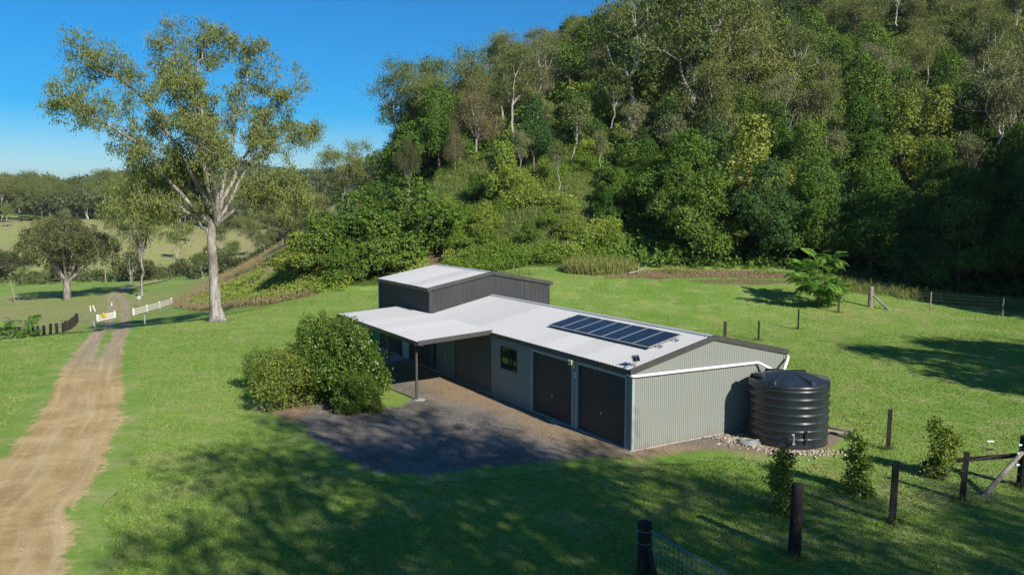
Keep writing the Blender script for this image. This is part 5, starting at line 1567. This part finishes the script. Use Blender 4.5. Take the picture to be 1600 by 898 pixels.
# white rails either side of the driveway
def rails(label, P, h, n_r=3):
    P = np.array(P); c = P.mean(0)
    f = thing('rail_fence', label, 'fence', (c[0], c[1], 0), group=None)
    for (x, y) in P:
        mb = MB(); mb.box((-.09, -.09, -.2), (.09, .09, h + .12)); o = mb.build('post', M_WHITE, f); o.location = (x - c[0], y - c[1], H(x, y))
    for a, b in zip(P, P[1:]):
        d = (b - a) / np.linalg.norm(b - a); nn = np.array([-d[1], d[0]])
        for k in range(n_r):
            z = h * (k + .75) / n_r
            p, q = np.array([*a, H(*a) + z]), np.array([*b, H(*b) + z])
            off = np.array([*(nn * .10), 0])
            mb = MB(); v = []
            for e in (p, q):
                for s1, s2 in ((-.02, -.075), (.02, -.075), (.02, .075), (-.02, .075)):
                    v.append(e - [c[0], c[1], 0] - off + np.array([*(nn * s1), s2]))
            mb.add(v, [(0, 1, 2, 3), (7, 6, 5, 4), (0, 4, 5, 1), (1, 5, 6, 2), (2, 6, 7, 3), (3, 7, 4, 0)])
            mb.build('rail', M_WHITE, f)
rails('short white rail fence behind the yellow sign left of the driveway', [(-58.5, 109.3), (-57.4, 112.0)], .95)
rails('long white rail fence running uphill right of the driveway', [(-54.6, 111.8), (-54.7, 116.2), (-55.2, 121.5), (-55.9, 127.4)], 1.0)

# wire gate with zigzag brace
g = thing('wire_gate', 'pale wire gate with zigzag brace between timber posts and white rails', 'gate', (-63.8, 113.6, 0))
a = np.array([-63.8, 113.6]); b = np.array([-58.6, 109.5])
mb = MB(); gp = lambda s_, z: (*(a + (b - a) * s_ - [-63.8, 113.6]), H(*(a + (b - a) * s_)) + z)
mb.tube([gp(.03, .95), gp(.97, .95)], .022, 6); mb.tube([gp(.03, .1), gp(.97, .1)], .022, 6); mb.tube([gp(.03, .1), gp(.03, .95)], .022, 6); mb.tube([gp(.97, .1), gp(.97, .95)], .022, 6); mb.build('gate_frame', M_GALV, g)
mb = MB(); mb.tube([gp(.03, .2), gp(.25, .9), gp(.5, .15), gp(.75, .9), gp(.97, .2)], .018, 6); mb.build('brace', M_GALV, g)

# yellow diamond sign
sg = thing('road_sign', 'yellow diamond warning sign on a thin post beside the driveway', 'sign', (-51.95, 98.6, H(-51.95, 98.6)), math.atan2(-98.6, 51.95) + math.pi / 2)
mb = MB(); mb.tube([(0, .03, -.2), (0, .03, 1.75)], .03, 8); mb.build('post', M_GALV, sg)
mb = MB(); M4 = Matrix.Translation((0, 0, 1.42)) @ Matrix.Rotation(math.pi / 4, 4, 'Y'); mb.box((-.29, -.012, -.29), (.29, .0, .29), M4); mb.build('plate', paint('yellow_sign', (.80, .56, .02), .45, .4, dirt=.05), sg)
mb = MB(); mb.box((-.13, -.016, 1.33), (.13, -.013, 1.40)); mb.box((-.04, -.016, 1.402), (.04, -.013, 1.53)); mb.build('symbol', paint('sign_orange', (.55, .26, .02), .5, .3, dirt=.03), sg)
# octagonal sign back beyond the rails
sg = thing('road_sign', 'small pale octagonal sign on a post right of the far driveway', 'sign', (-64.6, 134.5, H(-64.6, 134.5)), .45)
mb = MB(); mb.tube([(0, .03, -.2), (0, .03, 1.5)], .03, 8); mb.build('post', M_GALV, sg)
mb = MB(); mb.tube([(0, 0, 1.5), (0, .02, 1.5)], .36, 8); mb.build('plate', M_GALV, sg)
# white marker posts
def marker(x, y, h, lean, label):
    mb = MB(); mb.tube([(0, 0, -.2), (lean[0], lean[1], h)], [.085, .08], 8); o = mb.build('marker_post', M_WHITE); o.location = (x, y, H(x, y)); tag(o, label, 'post', 'white marker posts along the driveway')
marker(-53.3, 98.9, 1.15, (-.22, 0), 'leaning white marker post left of the driveway')
marker(-43.4, 91.5, 1.05, (0, 0), 'upright white marker post right of the driveway')
marker(-72.0, 139.5, .7, (.03, 0), 'white marker post beyond the yellow sign')
marker(-72.0, 132.5, 1.0, (-.08, 0), 'left post of a leaning white pair beyond the gate')
marker(-71.0, 132.2, 1.0, (-.45, 0), 'right tilted post of a leaning white pair beyond the gate')
# old pole in the left paddock
po = thing('leaning_pole', 'thin leaning timber pole in the left paddock', 'pole', (-104.3, 162.9, H(-104.3, 162.9)))
mb = MB(); mb.tube([(0, 0, -.3), (-.35, 0, 2.4), (-.75, 0, 4.6)], [.12, .10, .08], 8); mb.build('shaft', M_POST2, po)
mb = MB(); mb.tube([(-1.15, 0, 4.42), (-.35, 0, 4.5)], .05, 6); mb.build('cross_arm', M_POST2, po)
# fallen limb at the forest foot
o = thing('fallen_branch', 'broken grey branch lying at the lawn edge behind the shed', 'branch', (12.6, 78.0, H(12.6, 78.0) + .15), .4)
mb = MB(); mb.tube([(-1.1, 0, 0), (-.3, .1, .12), (.5, .0, .35), (1.1, .2, .75)], [.10, .09, .07, .04], 7); mb.tube([(.2, .03, .25), (.6, .5, .5), (.8, .9, .6)], [.05, .035, .02], 6); mb.build('limb', M_POST2, o)

# ------------------------------------------------------------------ grass blades of the near lawn (one mesh)
tx = []
rt = np.random.default_rng(17)
for (px_, py_, n_, s_) in [(13.6, 27.58, 26, .16), (13.41, 22.57, 26, .16), (10.45, 20.77, 26, .16), (7.02, 18.73, 34, .2), (3.12, 17.73, 34, .2), (15.95, 23.7, 34, .2), (20.9, 56.5, 24, .2), (16.57, 51.92, 24, .2), (26.3, 62.4, 24, .2), (7.8, 21.64, 20, .25), (10.6, 23.2, 20, .25), (13.8, 24.6, 20, .25)]:
    tx.append(rt.normal(0, s_, (n_, 2)) + [px_, py_])
q_ = pick(230, (-30, 40), (17, 62), lambda x, y: (np.abs(np.arctan2(x, y)) < .64) & ~inside(x, y, YARD) & (wob(x * .7 + 5, y * .7) > .2) & ~((np.abs(((x - 4.28) * .863 + (y - 27.27) * .504) - 3.9) < 4.6) & (np.abs((-(x - 4.28) * .504 + (y - 27.27) * .863) - 12.5) < 13.2)) & ((x - np.interp(y, RR[:, 0], RR[:, 2]) > .5) | (x - np.interp(y, RR[:, 0], RR[:, 1]) < -.5)), 18)
tx.append(q_)
brush('lawn_tufts', L_TALL, 0, np.vstack(tx), .02, .17, .018, 19, 'longer grass tufts at post feet and in the lawn', upright=1, sig=.07, per=12, spread=.5)
r = np.random.default_rng(99)
NB = 380000
d_ = 15 + 68 * r.uniform(0, 1, NB) ** 1.5
az = r.uniform(-.67, .67, NB)
bx = d_ * np.sin(az); by = d_ * np.cos(az)
rel = np.stack([bx - C0[0], by - C0[1]], -1); lv = rel @ V; lu = rel @ U
ok = ~((lv > -.05) & (lv < WID + .1) & (lu > -.05) & (lu < TLEN))
sdY = seg_dist(bx, by, cl); inY = inside(bx, by, YARD); sdY = np.where(inY, sdY, -sdY)
ok &= (sdY < -.05 + r.normal(0, .22, NB))
Lr_ = np.interp(by, RR[:, 0], RR[:, 1]); Rr_ = np.interp(by, RR[:, 0], RR[:, 2])
on = np.minimum(bx - Lr_, Rr_ - bx)
ok &= (on < .0 + np.abs(r.normal(0, .16, NB)))
ok &= ~((np.hypot(bx - TX, by - TY) < 1.9))
bx, by = bx[ok], by[ok]; n = len(bx)
hh = .030 + .030 * np.clip(wob(bx * 1.7, by * 1.7) + .4, 0, 1.4) * r.uniform(.4, 1.2, n) + .012 * r.uniform(0, 1, n)
hh *= np.where(r.uniform(0, 1, n) < .012, 2.0, 1.0)
th = r.uniform(0, 6.28, n); wdt = r.uniform(.012, .026, n) * (.8 + d_[ok] / 60)
bz = hgt(bx, by) + .004
lean = r.normal(0, .45, (n, 2)) * hh[:, None]
v = np.stack([np.stack([bx - wdt * np.cos(th), by - wdt * np.sin(th), bz], 1), np.stack([bx + wdt * np.cos(th), by + wdt * np.sin(th), bz], 1), np.stack([bx + lean[:, 0], by + lean[:, 1], bz + hh], 1)], 1).reshape(-1, 3)
L_LAWN = leaf('lawn_blades', (.090, .188, .022), (.285, .345, .095), .3, .1, .7)
me = fast_mesh('lawn_grass', v, np.arange(len(v)).reshape(-1, 3), L_LAWN, {'tint': np.repeat(np.clip(r.uniform(0, 1, n) * .7 + .3 * np.clip(wob(bx * .6, by * .6) + .5, 0, 1), 0, 1), 3)})
tag(link(bpy.data.objects.new('lawn_grass', me)), 'short mown grass of the lawn', kind='stuff')

# ------------------------------------------------------------------ haze: thin even air round the whole scene
HAZE = 0.00010
if HAZE:
    me = bpy.data.meshes.new('haze')
    x0, x1, y0, y1, z0, z1 = -6500, 6500, -1500, 8500, -16, 420
    me.from_pydata([(x0, y0, z0), (x1, y0, z0), (x1, y1, z0), (x0, y1, z0), (x0, y0, z1), (x1, y0, z1), (x1, y1, z1), (x0, y1, z1)], [],
                   [(0, 3, 2, 1), (4, 5, 6, 7), (0, 1, 5, 4), (1, 2, 6, 5), (2, 3, 7, 6), (3, 0, 4, 7)])
    hm = bpy.data.materials.new('thin_air'); hm.use_nodes = True; hm.node_tree.nodes.clear()
    ho = hm.node_tree.nodes.new('ShaderNodeOutputMaterial'); pv = hm.node_tree.nodes.new('ShaderNodeVolumePrincipled')
    pv.inputs['Color'].default_value = (.72, .82, .95, 1); pv.inputs['Density'].default_value = HAZE; pv.inputs['Anisotropy'].default_value = .25
    hm.node_tree.links.new(pv.outputs[0], ho.inputs['Volume'])
    me.materials.append(hm)
    tag(link(bpy.data.objects.new('haze', me)), 'thin blue haze of the valley air', kind='stuff')
